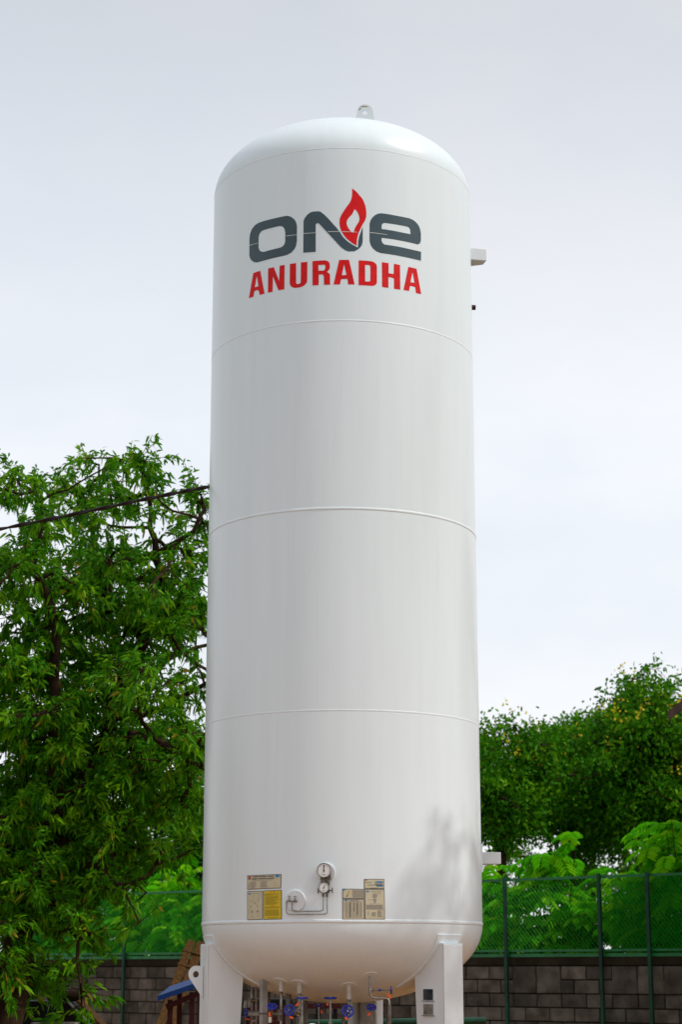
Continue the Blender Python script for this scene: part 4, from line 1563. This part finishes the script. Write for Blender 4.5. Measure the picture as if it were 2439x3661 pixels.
# the large drooping-leaved tree at the left
limbs = [
    {'pts': [(-3.52, 4.6, 0.0), (-3.616, 4.7, 1.029), (-3.549, 4.9, 2.069), (-3.231, 5.2, 2.868), (-2.737, 5.6, 4.282), (-2.696, 5.7, 4.739), (-2.351, 5.6, 5.422), (-2.031, 5.4, 5.789)]},
    {'from': 1, 'pts': [(-2.711, 5.6, 4.436), (-2.388, 5.4, 4.461), (-2.017, 5.2, 4.587), (-1.578, 5.0, 4.785), (-1.262, 4.8, 4.906)]},
    {'from': 1, 'pts': [(-2.557, 5.7, 4.968), (-2.192, 5.9, 5.13), (-2.039, 6.2, 5.338), (-1.697, 6.5, 5.508), (-1.333, 6.8, 5.675)]},
    {'from': 1, 'pts': [(-2.756, 5.6, 4.231), (-2.409, 5.0, 4.209), (-2.104, 4.6, 4.121), (-1.534, 4.3, 3.788), (-1.352, 4.2, 3.588)]},
    {'from': 1, 'pts': [(-3.191, 5.2, 2.995), (-3.267, 5.0, 3.862), (-3.272, 4.8, 4.831), (-3.254, 4.7, 5.417), (-3.361, 4.6, 5.762), (-3.554, 4.5, 6.147), (-3.453, 4.4, 6.389), (-3.419, 4.3, 6.804)]},
    {'from': 1, 'pts': [(-3.554, 4.5, 6.147), (-3.757, 4.3, 5.993), (-4.086, 4.2, 6.072)]},
    {'from': 1, 'pts': [(-2.041, 5.4, 5.779), (-2.12, 5.3, 6.047), (-2.179, 5.2, 6.352), (-2.229, 5.1, 6.687), (-2.331, 5.2, 7.298)]},
    {'from': 1, 'pts': [(-2.179, 5.2, 6.352), (-1.959, 5.0, 6.454), (-1.749, 4.9, 6.562), (-1.601, 4.9, 6.85)]},
    {'from': 1, 'pts': [(-2.351, 5.6, 5.422), (-2.802, 6.2, 6.014), (-3.119, 6.6, 6.817), (-3.226, 6.8, 7.605)]},
    {'from': 1, 'pts': [(-3.549, 4.9, 2.069), (-3.914, 5.6, 3.22), (-4.498, 6.0, 4.279), (-4.931, 6.0, 5.599)]},
    {'from': 1, 'pts': [(-3.231, 5.2, 2.868), (-2.761, 5.0, 2.74), (-2.388, 4.8, 2.444), (-2.224, 4.7, 2.111)]},
    {'from': 1, 'pts': [(-3.433, 5.0, 2.404), (-3.171, 4.9, 2.305), (-2.912, 4.7, 1.924), (-2.836, 4.6, 1.461)]},
]
blobs = [(-3.64, 4.6, 6.78, 0.61, 1.0, 0.61), (-3.25, 6.4, 7.39, 0.64, 1.1, 0.64), (-2.53, 5.4, 7.3, 0.51, 1.0, 0.51), (-2.31, 5.2, 7.43, 0.36, 0.7, 0.36), (-1.92, 5.0, 6.98, 0.47, 0.9, 0.47), (-1.64, 5.4, 6.81, 0.4, 0.9, 0.4), (-3.49, 4.8, 6.0, 0.74, 1.3, 0.74), (-2.98, 6.2, 6.51, 0.79, 1.3, 0.79), (-2.09, 5.4, 6.28, 0.66, 1.2, 0.66), (-1.79, 5.6, 5.84, 0.49, 1.1, 0.49), (-3.64, 5.0, 5.01, 0.84, 1.5, 0.84), (-3.02, 6.0, 5.38, 0.78, 1.4, 0.78), (-2.25, 5.6, 5.58, 0.56, 1.2, 0.56), (-3.48, 5.2, 4.08, 0.9, 1.6, 0.9), (-2.78, 6.0, 4.18, 0.78, 1.5, 0.78), (-1.96, 5.0, 4.21, 0.47, 1.0, 0.47), (-2.43, 5.4, 3.5, 0.71, 1.3, 0.71), (-1.83, 5.4, 3.5, 0.4, 1.0, 0.4), (-3.59, 5.2, 3.09, 0.85, 1.5, 0.85), (-2.97, 5.4, 3.01, 0.63, 1.2, 0.63), (-3.62, 5.0, 2.21, 0.7, 1.2, 0.7), (-2.47, 5.4, 2.91, 0.35, 0.8, 0.35), (-3.04, 5.0, 2.31, 0.37, 0.8, 0.37), (-2.38, 4.8, 2.3, 0.3, 0.6, 0.3), (-2.88, 4.7, 1.74, 0.29, 0.6, 0.29), (-3.35, 5.0, 1.6, 0.45, 0.8, 0.45), (-2.83, 4.6, 1.28, 0.2, 0.4, 0.2), (-3.64, 4.8, 1.27, 0.47, 0.7, 0.47), (-1.68, 4.0, 4.13, 0.33, 0.9, 0.33), (-1.87, 4.2, 5.55, 0.41, 0.9, 0.41), (-2.24, 4.2, 4.69, 0.45, 0.9, 0.45), (-3.83, 4.6, 7.11, 0.3, 0.7, 0.3), (-3.46, 5.6, 7.49, 0.31, 0.7, 0.31), (-2.96, 6.0, 7.72, 0.29, 0.7, 0.29), (-1.81, 6.2, 5.61, 0.26, 0.7, 0.26), (-1.64, 5.0, 4.56, 0.22, 0.7, 0.22), (-1.68, 4.6, 3.94, 0.34, 0.8, 0.34), (-1.62, 5.0, 3.37, 0.32, 0.8, 0.32), (-2.08, 5.6, 4.85, 0.31, 0.9, 0.31), (-1.95, 5.2, 2.95, 0.3, 0.7, 0.3), (-4.68, 5.2, 6.08, 1.0, 1.6, 1.0), (-4.75, 5.4, 4.46, 1.16, 1.8, 1.16), (-4.61, 5.2, 2.7, 0.95, 1.5, 0.95)]
DSC = 1.35
dens = [36, 36, 38, 44, 44, 44, 44, 44, 50, 52, 58, 54, 54, 66, 66, 55, 76, 70, 76, 76, 76, 76, 76, 76, 76, 76, 76, 76, 60, 55, 60, 40, 40, 40, 55, 55, 60, 65, 55, 60, 26, 26, 30]
dens = [k_ * (1.0 if i_ < 6 else DSC) for i_, k_ in enumerate(dens)]
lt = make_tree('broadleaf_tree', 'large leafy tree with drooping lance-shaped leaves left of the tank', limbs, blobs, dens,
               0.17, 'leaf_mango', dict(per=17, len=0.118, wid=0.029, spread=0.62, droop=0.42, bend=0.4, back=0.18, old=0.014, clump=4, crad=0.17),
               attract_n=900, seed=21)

# background trees beyond the wall, right
DK = dict(per=20, len=0.105, wid=0.046, spread=0.9, droop=0.10, bend=0.2, back=0.2, jit=0.09, clump=14, crad=0.27)


def bg_tree(label, px_limbs, blobs_, dens_, seed, flowers=None, dk=DK):
    return make_tree('background_tree', label, px_limbs, blobs_, dens_, 0.09, 'leaf_dark', dk,
                     'trees beyond the wall', attract_n=320, seed=seed, flowers=flowers)


T1 = bg_tree('dark green tree beyond the wall just right of the tank',
             [{'pts': [(2.595, 15.0, 0.0), (2.614, 15.0, 2.5), (2.671, 15.0, 3.557), (2.577, 15.0, 4.27), (2.523, 15.0, 5.21)]},
              {'from': 1, 'pts': [(2.642, 15.0, 3.912), (3.045, 15.3, 4.514), (3.142, 15.4, 5.109)]},
              {'from': 1, 'pts': [(2.642, 15.0, 3.912), (2.189, 14.6, 4.378), (1.969, 14.4, 4.856)]}],
             [(2.48, 15.0, 5.05, 0.57, 1.1, 0.57), (1.98, 14.6, 4.83, 0.72, 1.1, 0.72), (2.98, 15.3, 4.9, 0.63, 1.1, 0.63), (2.51, 15.0, 4.38, 0.69, 1.1, 0.69), (3.23, 15.3, 4.4, 0.59, 1.0, 0.59), (2.42, 15.0, 3.77, 0.51, 0.9, 0.51), (2.98, 14.8, 3.76, 0.47, 0.9, 0.47), (3.49, 15.6, 4.97, 0.59, 1.0, 0.59)],
             [105, 60, 105, 100, 100, 60, 60, 100], 31, flowers=16)
T2 = bg_tree('dark green tree beyond the wall, middle of the three at the right',
             [{'pts': [(4.164, 18.0, 0.0), (4.193, 18.0, 2.586), (4.209, 18.0, 3.666), (4.171, 18.0, 4.526), (4.281, 18.0, 5.555)]},
              {'from': 1, 'pts': [(4.201, 18.0, 3.899), (3.731, 17.6, 4.491), (3.59, 17.6, 5.116)]},
              {'from': 1, 'pts': [(4.176, 18.0, 4.133), (4.695, 18.3, 4.789), (4.908, 18.5, 5.532)]}],
             [(4.11, 18.0, 5.18, 0.73, 1.3, 0.73), (3.62, 17.6, 4.94, 0.71, 1.2, 0.71), (4.68, 18.3, 5.53, 0.79, 1.3, 0.79), (4.41, 18.0, 4.6, 0.88, 1.3, 0.88), (3.66, 17.7, 4.38, 0.67, 1.1, 0.67), (4.23, 18.0, 5.87, 0.18, 0.4, 0.18), (5.12, 18.4, 4.92, 0.89, 1.3, 0.89), (4.07, 18.0, 3.9, 0.6, 1.0, 0.6), (4.89, 18.2, 3.99, 0.68, 1.1, 0.68), (5.14, 18.4, 5.67, 0.57, 1.0, 0.57)],
             [100, 100, 105, 95, 90, 90, 95, 55, 55, 100], 32, flowers=40)
T3 = bg_tree('tall dark green tree with yellow flowers at the right edge',
             [{'pts': [(5.458, 16.0, 0.0), (5.497, 16.0, 2.529), (5.505, 16.0, 3.619), (5.438, 16.0, 4.727), (5.259, 16.0, 5.929), (5.169, 16.0, 6.538)]},
              {'from': 1, 'pts': [(5.482, 16.0, 3.986), (6.086, 16.3, 4.606), (6.374, 16.4, 5.523)]},
              {'from': 1, 'pts': [(5.46, 16.0, 4.355), (4.855, 15.6, 4.762), (4.731, 15.6, 5.428)]}],
             [(5.13, 16.0, 6.14, 0.44, 0.8, 0.44), (4.9, 15.7, 5.57, 0.6, 1.0, 0.6), (5.4, 16.0, 5.61, 0.68, 1.1, 0.68), (5.97, 16.2, 5.79, 0.68, 1.1, 0.68), (6.6, 16.4, 5.51, 0.91, 1.2, 0.91), (4.86, 15.6, 4.82, 0.74, 1.1, 0.74), (5.66, 16.0, 4.79, 0.9, 1.3, 0.9), (6.48, 16.4, 4.5, 0.84, 1.2, 0.84), (5.25, 15.9, 4.16, 0.79, 1.1, 0.79), (5.98, 16.1, 3.96, 0.72, 1.1, 0.72), (4.47, 15.6, 4.28, 0.52, 0.9, 0.52)],
             [90, 105, 105, 100, 40, 100, 95, 40, 70, 60, 75], 33, flowers=120)
T7 = bg_tree('dark green tree beyond the wall hidden behind the tank',
             [{'pts': [(-0.03, 17.0, 0.0), (-0.03, 17.0, 2.558), (0.008, 17.0, 3.681), (-0.031, 17.0, 4.977)]},
              {'from': 1, 'pts': [(-0.008, 17.0, 3.455), (-0.646, 17.0, 4.212), (-0.803, 17.0, 4.823)]},
              {'from': 1, 'pts': [(-0.008, 17.0, 3.455), (0.584, 17.0, 4.212), (0.818, 17.0, 4.823)]}],
             [(-0.03, 17.0, 4.98, 0.85, 1.3, 0.85), (-0.72, 17.0, 4.59, 0.78, 1.2, 0.78), (0.74, 17.0, 4.67, 0.78, 1.2, 0.78), (-0.03, 17.0, 4.21, 0.93, 1.3, 0.93), (-0.72, 17.0, 3.83, 0.7, 1.1, 0.7), (0.74, 17.0, 3.91, 0.7, 1.1, 0.7)],
             [45] * 6, 41)
# left, behind the broadleaf tree
T4 = bg_tree('dark tree beyond the wall seen between broadleaf tree and tank',
             [{'pts': [(-2.91, 20.0, 0.0), (-2.93, 20.0, 2.644), (-2.996, 20.0, 3.868), (-2.891, 20.0, 4.946)]},
              {'from': 1, 'pts': [(-2.963, 20.0, 3.458), (-3.542, 20.0, 4.033), (-3.726, 20.0, 4.696)]},
              {'from': 1, 'pts': [(-2.963, 20.0, 3.458), (-2.374, 20.0, 4.115), (-2.215, 20.0, 4.696)]}],
             [(-2.89, 20.0, 4.86, 0.72, 1.2, 0.72), (-3.55, 20.0, 4.45, 0.8, 1.2, 0.8), (-2.21, 20.0, 4.61, 0.72, 1.2, 0.72), (-2.95, 20.0, 3.87, 0.85, 1.2, 0.85), (-3.7, 20.0, 3.54, 0.8, 1.2, 0.8), (-2.86, 20.0, 3.05, 0.76, 1.2, 0.76), (-3.85, 20.0, 2.81, 0.76, 1.1, 0.76), (-2.2, 20.0, 3.62, 0.76, 1.1, 0.76)],
             [42, 42, 25, 48, 48, 48, 48, 25], 34)
T5 = bg_tree('dark tree beyond the wall hidden behind the broadleaf tree',
             [{'pts': [(-5.411, 22.0, 0.0), (-5.449, 22.0, 2.701), (-5.45, 22.0, 3.993), (-5.622, 22.0, 5.13)]},
              {'from': 1, 'pts': [(-5.479, 22.0, 3.56), (-6.205, 22.0, 4.167), (-6.498, 22.0, 4.866)]},
              {'from': 1, 'pts': [(-5.479, 22.0, 3.56), (-4.886, 22.0, 4.254), (-4.639, 22.0, 4.866)]}],
             [(-5.61, 22.0, 4.78, 0.98, 1.4, 0.98), (-6.49, 22.0, 4.6, 0.98, 1.4, 0.98), (-4.8, 22.0, 4.43, 0.89, 1.3, 0.89), (-5.49, 22.0, 3.73, 1.07, 1.4, 1.07), (-6.53, 22.0, 3.39, 1.07, 1.4, 1.07), (-4.68, 22.0, 3.22, 0.89, 1.2, 0.89), (-5.62, 22.0, 2.7, 0.98, 1.3, 0.98), (-7.43, 22.0, 3.99, 1.07, 1.4, 1.07)],
             [36] * 7 + [25], 35)
T6 = bg_tree('low dark tree far behind the right-hand trees, above the feathery shrubs',
             [{'pts': [(5.516, 26.0, 0.0), (5.554, 26.0, 2.816), (5.633, 26.0, 3.764), (5.703, 26.0, 4.434)]},
              {'from': 1, 'pts': [(5.589, 26.0, 3.289), (4.521, 26.0, 3.859), (3.848, 26.0, 4.146)]},
              {'from': 1, 'pts': [(5.589, 26.0, 3.289), (6.558, 26.0, 3.859), (7.35, 26.0, 4.242)]}],
             [(3.65, 26.0, 4.0, 0.79, 1.2, 0.79), (4.62, 26.0, 3.91, 0.84, 1.3, 0.84), (5.6, 26.0, 4.15, 0.84, 1.3, 0.84), (6.56, 26.0, 4.05, 0.84, 1.3, 0.84), (7.54, 26.0, 4.15, 0.89, 1.3, 0.89), (5.09, 26.0, 3.38, 0.89, 1.2, 0.89), (6.25, 26.0, 3.38, 0.89, 1.2, 0.89), (4.02, 26.0, 3.29, 0.79, 1.2, 0.79)],
             [12, 15, 14, 15, 12, 26, 26, 26], 38)
SL = bg_tree('low unseen tree added left of the tank to block skylight',  # added out of view so its crown holds back skylight from the left
             [{'pts': [(-6.6, 0.2, 0), (-6.6, 0.2, 2.0), (-6.5, 0.2, 3.2), (-6.4, 0.3, 4.4)]},
              {'from': 1, 'pts': [(-6.6, 0.2, 2.2), (-7.4, -0.8, 3.4)]}, {'from': 1, 'pts': [(-6.6, 0.2, 2.2), (-5.8, 1.0, 3.4)]}],
             [(-6.3, 0.6, 4.0, 1.7, 1.9, 1.2), (-6.2, 1.0, 3.0, 1.8, 2.0, 1.2), (-6.8, -1.0, 3.2, 1.8, 1.8, 1.2), (-6.4, 0.2, 2.2, 1.8, 2.2, 1.0)],
             [12, 14, 12, 14], 39)
# a tree out of view at the right whose shade falls on the tank
SH = bg_tree('tall tree standing out of view to the right of the tank',
             [{'pts': [(6.6, -1.6, 0), (6.6, -1.6, 4.0), (6.5, -1.5, 6.0), (6.2, -1.0, 8.6), (6.2, -0.6, 10.6)]},
              {'from': 1, 'pts': [(6.6, -1.6, 4.6), (7.4, -2.4, 7.4)]}, {'from': 1, 'pts': [(6.6, -1.6, 4.6), (5.8, -0.9, 7.2)]}],
             [(5.4, -2.9, 6.7, 1.2, 1.2, 0.9), (5.8, -1.8, 7.6, 1.3, 1.2, 1.0), (6.1, -0.9, 8.6, 1.2, 0.8, 1.1),
              (6.1, -0.8, 9.9, 0.8, 0.7, 1.0), (6.2, -0.4, 10.9, 0.6, 0.5, 0.8), (7.2, -2.4, 7.2, 1.2, 1.2, 1.0)],
             [34, 36, 38, 26, 20, 12], 36)


# feathery shrubs rooted behind the wall
def make_shrub(d, back, ztop, w, nfr, seed, label):
    global rng
    rng = np.random.default_rng(seed)
    base = wp(d, 0, -back)
    t = empty('feathery_shrub', tuple(base))
    tag(t, label, 'shrub', 'feathery shrubs behind the fence')
    stems, tips = [], []
    ns = 9
    m_ = MB()
    fpos, fdir = [], []
    for i in range(ns):
        a = rng.uniform(0, 2 * math.pi)
        sp2 = w * rng.uniform(0.1, 1.25)
        top = ztop * rng.choice([rng.uniform(0.62, 0.82), rng.uniform(0.82, 1.06)])
        p0 = Vector(base)
        p2 = Vector((base.x + math.cos(a) * sp2, base.y + math.sin(a) * sp2 * 0.7, top))
        p1 = Vector((base.x + math.cos(a) * sp2 * 0.3, base.y + math.sin(a) * sp2 * 0.25, top * 0.55))
        ps = []
        for k in range(13):
            q = k / 12
            ps.append(p0 * (1 - q) ** 2 + p1 * 2 * q * (1 - q) + p2 * q * q)
        m_.tube(ps, [0.022 * (1 - k / 12) + 0.004 for k in range(13)], 6)
        for k in range(nfr // ns):
            q = 1.0 - 0.68 * rng.random() ** 1.6
            p = p0 * (1 - q) ** 2 + p1 * 2 * q * (1 - q) + p2 * q * q
            b = rng.uniform(0, 2 * math.pi)
            fpos.append(p)
            fdir.append((math.cos(b), math.sin(b), rng.uniform(0.1, 1.5)))
    st = m_.build('stem', 'bark')
    reparent(st, t)
    fpos = np.array([tuple(p) for p in fpos])
    fdir = unit(np.array(fdir))
    # fronds near the wall turn away from it
    dw = (fpos - np.array(WA)) @ np.array(WN)
    low = (fpos[:, 2] < 2.1) & (dw > -0.9)
    fdir[low] = unit(fdir[low] - np.array(WN) * np.maximum(0, fdir[low] @ np.array(WN))[:, None] * 1.6)
    keep_ = ~((fpos[:, 2] < 2.2) & (dw > -0.55))
    fpos, fdir = fpos[keep_], fdir[keep_]
    n = len(fpos)
    L = rng.uniform(0.24, 0.62, n)
    side = unit(np.cross(fdir, np.array([0, 0, 1.0]) + rng.normal(size=(n, 3)) * 0.15))
    P_, Dd, Ln, Rn = [], [], [], []
    fr = rng.random(n)
    K = 9
    for j in range(K):
        q = 0.22 + 0.78 * j / (K - 1)
        c = fpos + fdir * (L * q)[:, None] + np.array([0, 0, -1.0]) * (L * 0.62 * q * q)[:, None]
        tang = unit(fdir + np.array([0, 0, -1.0]) * (1.24 * q))
        for sg in (-1, 1):
            P_.append(c)
            Dd.append(unit(side * sg + tang * 0.55 + np.array([0, 0, -0.12])))
            Ln.append(L * 0.36 * (1.0 - 0.45 * abs(q - 0.5)))
            Rn.append(np.clip(fr * 0.8 + rng.random(n) * 0.2, 0, 1))
    P_ = np.concatenate(P_)
    Dd = np.concatenate(Dd)
    Ln = np.concatenate(Ln)
    Rn = np.concatenate(Rn)
    cw = leaves('foliage', P_, Dd, Ln, Ln * 0.30, np.full(len(Ln), 0.25), Rn, 'leaf_bright', fold=0.1)
    reparent(cw, t)
    cw['kind'] = 'stuff'
    return t


SHR = []
nhid = 0
dd = 3.2
i = 0
srs = random.Random(9)
while dd < 19.5:
    x_ = (WA + WD * dd).x
    hidden = -1.9 < x_ < 0.9
    rec = (dd, srs.uniform(1.0, 1.7), srs.uniform(2.8, 3.3), 0.72, 225, 100 + i)
    if not hidden:
        SHR.append(rec)
    else:
        nhid += 1
        make_shrub(*rec, 'bright green feathery shrub hidden behind the tank, %s from its left side' % ('first', 'second', 'third', 'fourth', 'fifth', 'sixth')[min(nhid - 1, 5)])
    dd += srs.uniform(0.62, 0.85)
    i += 1
nleft = sum(1 for s in SHR if (WA + WD * s[0]).x < 0)
for k, s in enumerate(SHR):
    left = (WA + WD * s[0]).x < 0
    order = k + 1 if left else k - nleft + 1
    names = ('first', 'second', 'third', 'fourth', 'fifth', 'sixth', 'seventh', 'eighth', 'ninth', 'tenth', 'eleventh', 'twelfth', 'thirteenth', 'fourteenth')
    lab = 'bright green feathery shrub behind the fence, %s from the %s' % (names[min(order - 1, 13)], 'left edge' if left else 'tank towards the right')
    make_shrub(s[0], s[1], s[2], s[3], s[4], s[5], lab)
# two taller ones standing up in front of the dark trees at the right
xr = [4.3, 2.7]
make_shrub((xr[0] + 9) / WD.x - 0.3, 1.1, 3.6, 0.5, 225, 151, 'tallest feathery shrub, rising above the fence towards the right edge')
make_shrub((xr[1] + 9) / WD.x - 0.4, 1.1, 3.2, 0.5, 198, 152, 'arching feathery shrub just right of the lower tank bracket')

# ------------------------------------------------------------------ things by the wall at the left
pw = [(-2.227, 13.2, 2.035), (-2.525, 11.6, 0.842)]
top_, bot = Vector(pw[0]), Vector(pw[1])
dirp = (top_ - bot).normalized()
bot = bot - dirp * (bot.z / dirp.z)
lp = empty('leaning_planks', tuple(bot))
tag(lp, 'rough brown wooden planks leaning against the wall left of the tank', 'planks')
side = dirp.cross(Vector((0, 1, 0))).normalized()
nrm = side.cross(dirp).normalized()
for off, w, ln, dz in ((-0.075, 0.135, 0.0, 0.0), (0.075, 0.125, -0.06, -0.02)):
    m_ = MB()
    a, b = bot + side * off, top_ + side * off + dirp * ln
    Mx = Matrix((side, nrm, dirp)).transposed()
    m_.box((a + b) / 2 + nrm * dz, (w, 0.035, (b - a).length), Mx)
    o = reparent(m_.build('plank', 'wood', None, False), lp)
    bevel(o, 0.008)
for fr_ in (0.80, 0.90):
    m_ = MB()
    Mx = Matrix((side, nrm, dirp)).transposed()
    m_.box(bot.lerp(top_, fr_) - nrm * 0.035 * (1 if nrm.y > 0 else -1), (0.30, 0.03, 0.04), Mx)
    reparent(m_.build('batten', 'wood', None, False), lp)

# small shelter with a blue sheet roof
rf = [Vector(p) for p in [(-2.223, 7.0, 1.297), (-1.563, 7.0, 1.517), (-2.375, 8.6, 1.276), (-1.67, 8.6, 1.511)]]
shel = empty('small_shelter', (rf[0].x, rf[0].y, 0))
tag(shel, 'small shelter with sloping blue sheet roof on maroon posts left of the tank', 'shelter')
dx = rf[1] - rf[0]
th_ = Vector((0, 0, -0.062))
back = Vector((0, 1.6, 0.10))
m_ = MB()
vs = [rf[0], rf[1], rf[1] + back, rf[0] + back]
m_.add(vs + [p + th_ for p in vs], [(0, 1, 2, 3), (7, 6, 5, 4), (0, 4, 5, 1), (1, 5, 6, 2), (2, 6, 7, 3), (3, 7, 4, 0)])
reparent(m_.build('roof', 'blue_sheet', None, False), shel)
m_ = MB()
a = rf[0] + Vector((0.10, 0.08, -0.13))
b = rf[1] + Vector((-0.02, 0.08, -0.13))
m_.tube([a, b], 0.045, 4)
reparent(m_.build('beam', 'maroon', None, False), shel)
for q in (0.22, 0.62, 0.95):
    for yb in (0.1, 1.45):
        p = rf[0].lerp(rf[1], q)
        m_ = MB()
        hgt = p.z - 0.10 + 0.06 * yb
        m_.box((p.x, p.y + yb, hgt / 2), (0.06, 0.06, hgt))
        reparent(m_.build('post', 'maroon', None, False), shel)

# dark rack standing behind the tank, seen between the legs
rk = [Vector(p) for p in [(-0.431, 4.0, 1.234), (0.128, 4.0, 1.234)]]
rack = empty('dark_rack', (rk[0].x, 4.0, 0))
tag(rack, 'dark steel rack with grey panels seen below the tank', 'rack')
m_ = MB()
m_.box((rk[0] + rk[1]) / 2, ((rk[1] - rk[0]).x, 0.07, 0.055))
reparent(m_.build('beam', 'maroon', None, False), rack)
for q in (0.02, 0.34, 0.66, 0.98):
    p = rk[0].lerp(rk[1], q)
    m_ = MB()
    m_.box((p.x, 4.0, p.z / 2 - 0.015), (0.045, 0.05, p.z - 0.03))
    reparent(m_.build('post', 'dark_panel', None, False), rack)
for q in (0.18, 0.50, 0.82):
    p = rk[0].lerp(rk[1], q)
    m_ = MB()
    m_.box((p.x, 4.05, p.z / 2 - 0.02), ((rk[1] - rk[0]).x * 0.27, 0.02, p.z - 0.12))
    reparent(m_.build('panel', 'grey_panel', None, False), rack)
cb = [Vector(p) for p in [(-0.961, 3.2, 1.316), (-0.494, 3.2, 1.316)]]
cab = empty('dark_cabinet', ((cb[0].x + cb[1].x) / 2, 3.2, 0))
tag(cab, 'dark control cabinet behind the valves by the left leg', 'cabinet')
cw_ = cb[1].x - cb[0].x
m_ = MB()
m_.box(((cb[0].x + cb[1].x) / 2, 3.4, cb[0].z / 2), (cw_, 0.4, cb[0].z))
bevel(reparent(m_.build('body', 'dark_panel', None, False), cab), 0.01)
for q in (0.26, 0.74):
    m_ = MB()
    m_.box((cb[0].x + cw_ * q, 3.19, cb[0].z / 2), (cw_ * 0.42, 0.015, cb[0].z - 0.12))
    dr = reparent(m_.build('door', 'maroon', None, False), cab)
    m_ = MB()
    m_.tube([(cb[0].x + cw_ * (q + 0.15), 3.17, 0.95), (cb[0].x + cw_ * (q + 0.15), 3.17, 1.1)], 0.01, 8)
    reparent(m_.build('handle', 'steel'), dr)
gp = [Vector(p) for p in [(0.068, 2.6, 1.094), (0.921, 2.6, 1.119)]]
m_ = MB()
m_.tube([gp[0] + Vector((-0.4, 0, 0)), gp[1] + Vector((0.5, 0, 0))], 0.035, 10)
for p in (gp[0], gp[0].lerp(gp[1], 0.5), gp[1]):
    m_.tube([(p.x, p.y, 0), (p.x, p.y, p.z)], 0.03, 8)
o = m_.build('green_rail', 'post_green')
tag(o, 'low dark green pipe rail behind the tank legs', 'rail')

# dark box with a sloping end at the lower left
bxp = [Vector(p) for p in [(-3.65, 6.2, 1.248), (-3.198, 6.2, 1.248), (-2.899, 6.2, 0.954)]]
bin_ = empty('sloping_box', (bxp[0].x, 6.2, 0))
tag(bin_, 'black box with sloping end and grey edge strip at lower left', 'box')
x0, x1, x2, zt, zb = bxp[0].x, bxp[1].x, bxp[2].x, bxp[1].z, bxp[2].z
sl = (zt - zb) / (x2 - x1)
xe = x1 + (zt - 0.6) / sl
prof2 = [(x0 - 0.5, 0.0), (xe, 0.0), (xe, 0.6), (x1, zt), (x0 - 0.5, zt)]
vs = [(x, 6.2, z) for x, z in prof2] + [(x, 7.2, z) for x, z in prof2]
k = len(prof2)
m_ = MB()
m_.add(vs, [tuple(range(k)), tuple(range(2 * k - 1, k - 1, -1))] + [(i, i + k, (i + 1) % k + k, (i + 1) % k) for i in range(k)])
reparent(m_.build('body', 'dark_panel', None, False), bin_)
m_ = MB()
m_.tube([(x1, 6.19, zt), (xe, 6.19, 0.6)], 0.014, 4)
reparent(m_.build('edge_strip', 'grey_edge', None, False), bin_)
m_ = MB()
m_.box(((x1 + xe) / 2 + 0.10, 6.5, (zt + 0.6) / 2), (0.03, 0.5, math.hypot(xe - x1, zt - 0.6)),
       Matrix.Rotation(-math.atan2(xe - x1, zt - 0.6), 3, 'Y'))
reparent(m_.build('side_board', 'wood', None, False), bin_)
lg = [(-3.472, 6.0, 1.256), (-3.105, 6.0, 1.295)]
m_ = MB()
m_.tube([Vector(lg[0]) + Vector((0, 0.5, 0.02)), Vector(lg[1]) + Vector((0, 0.5, 0.02))], [0.06, 0.07], 10)
o = m_.build('short_log', 'bark')
tag(o, 'short dark log lying on the black box at lower left', 'log')
sb = [(-3.428, 5.0, 1.039), (-2.919, 5.0, 1.03)]
m_ = MB()
m_.box(((sb[0][0] + sb[1][0]) / 2, 5.1, sb[0][2] / 2), (sb[1][0] - sb[0][0], 0.25, sb[0][2]))
o = m_.build('concrete_pier', 'slab', None, False)
bevel(o, 0.01)
tag(o, 'low grey concrete pier in front of the black box', 'pier')

# building at the right edge, only its eave corner is in view
ev = [(4.457, 9.0, 4.916), (4.654, 9.0, 5.232)]
ex, ez = ev[0][0], ev[0][2]
hut = empty('outbuilding', (ex + 1.2, 6.8, 0))
tag(hut, 'brown roofed outbuilding whose eave corner shows at the right edge', 'building')
m_ = MB()
m_.box((ex + 3.9, 6.9, (ez - 0.1) / 2), (5.2, 3.6, ez - 0.1))
reparent(m_.build('wall', 'plaster', None, False), hut)
m_ = MB()
a = [(ex, 4.6, ez - 0.02), (ex + 3.9, 4.6, ez + 2.6), (ex + 7.8, 4.6, ez - 0.02)]
b = [(x, 9.0, z) for x, _, z in a]
up_ = [(x, y, z + 0.13) for x, y, z in a]
ub = [(x, y, z + 0.13) for x, y, z in b]
V = a + b + up_ + ub
m_.add(V, [(0, 3, 4, 1), (1, 4, 5, 2), (6, 7, 10, 9), (7, 8, 11, 10), (0, 1, 7, 6), (1, 2, 8, 7), (3, 9, 10, 4), (4, 10, 11, 5), (0, 6, 9, 3), (2, 5, 11, 8)])
reparent(m_.build('roof', 'roof_brown', None, False), hut)
print('tree clusters', lt[1], lt[2], 'bg', [x[1] for x in (T1, T2, T3, T4, T5)], 'blocks', ntot)
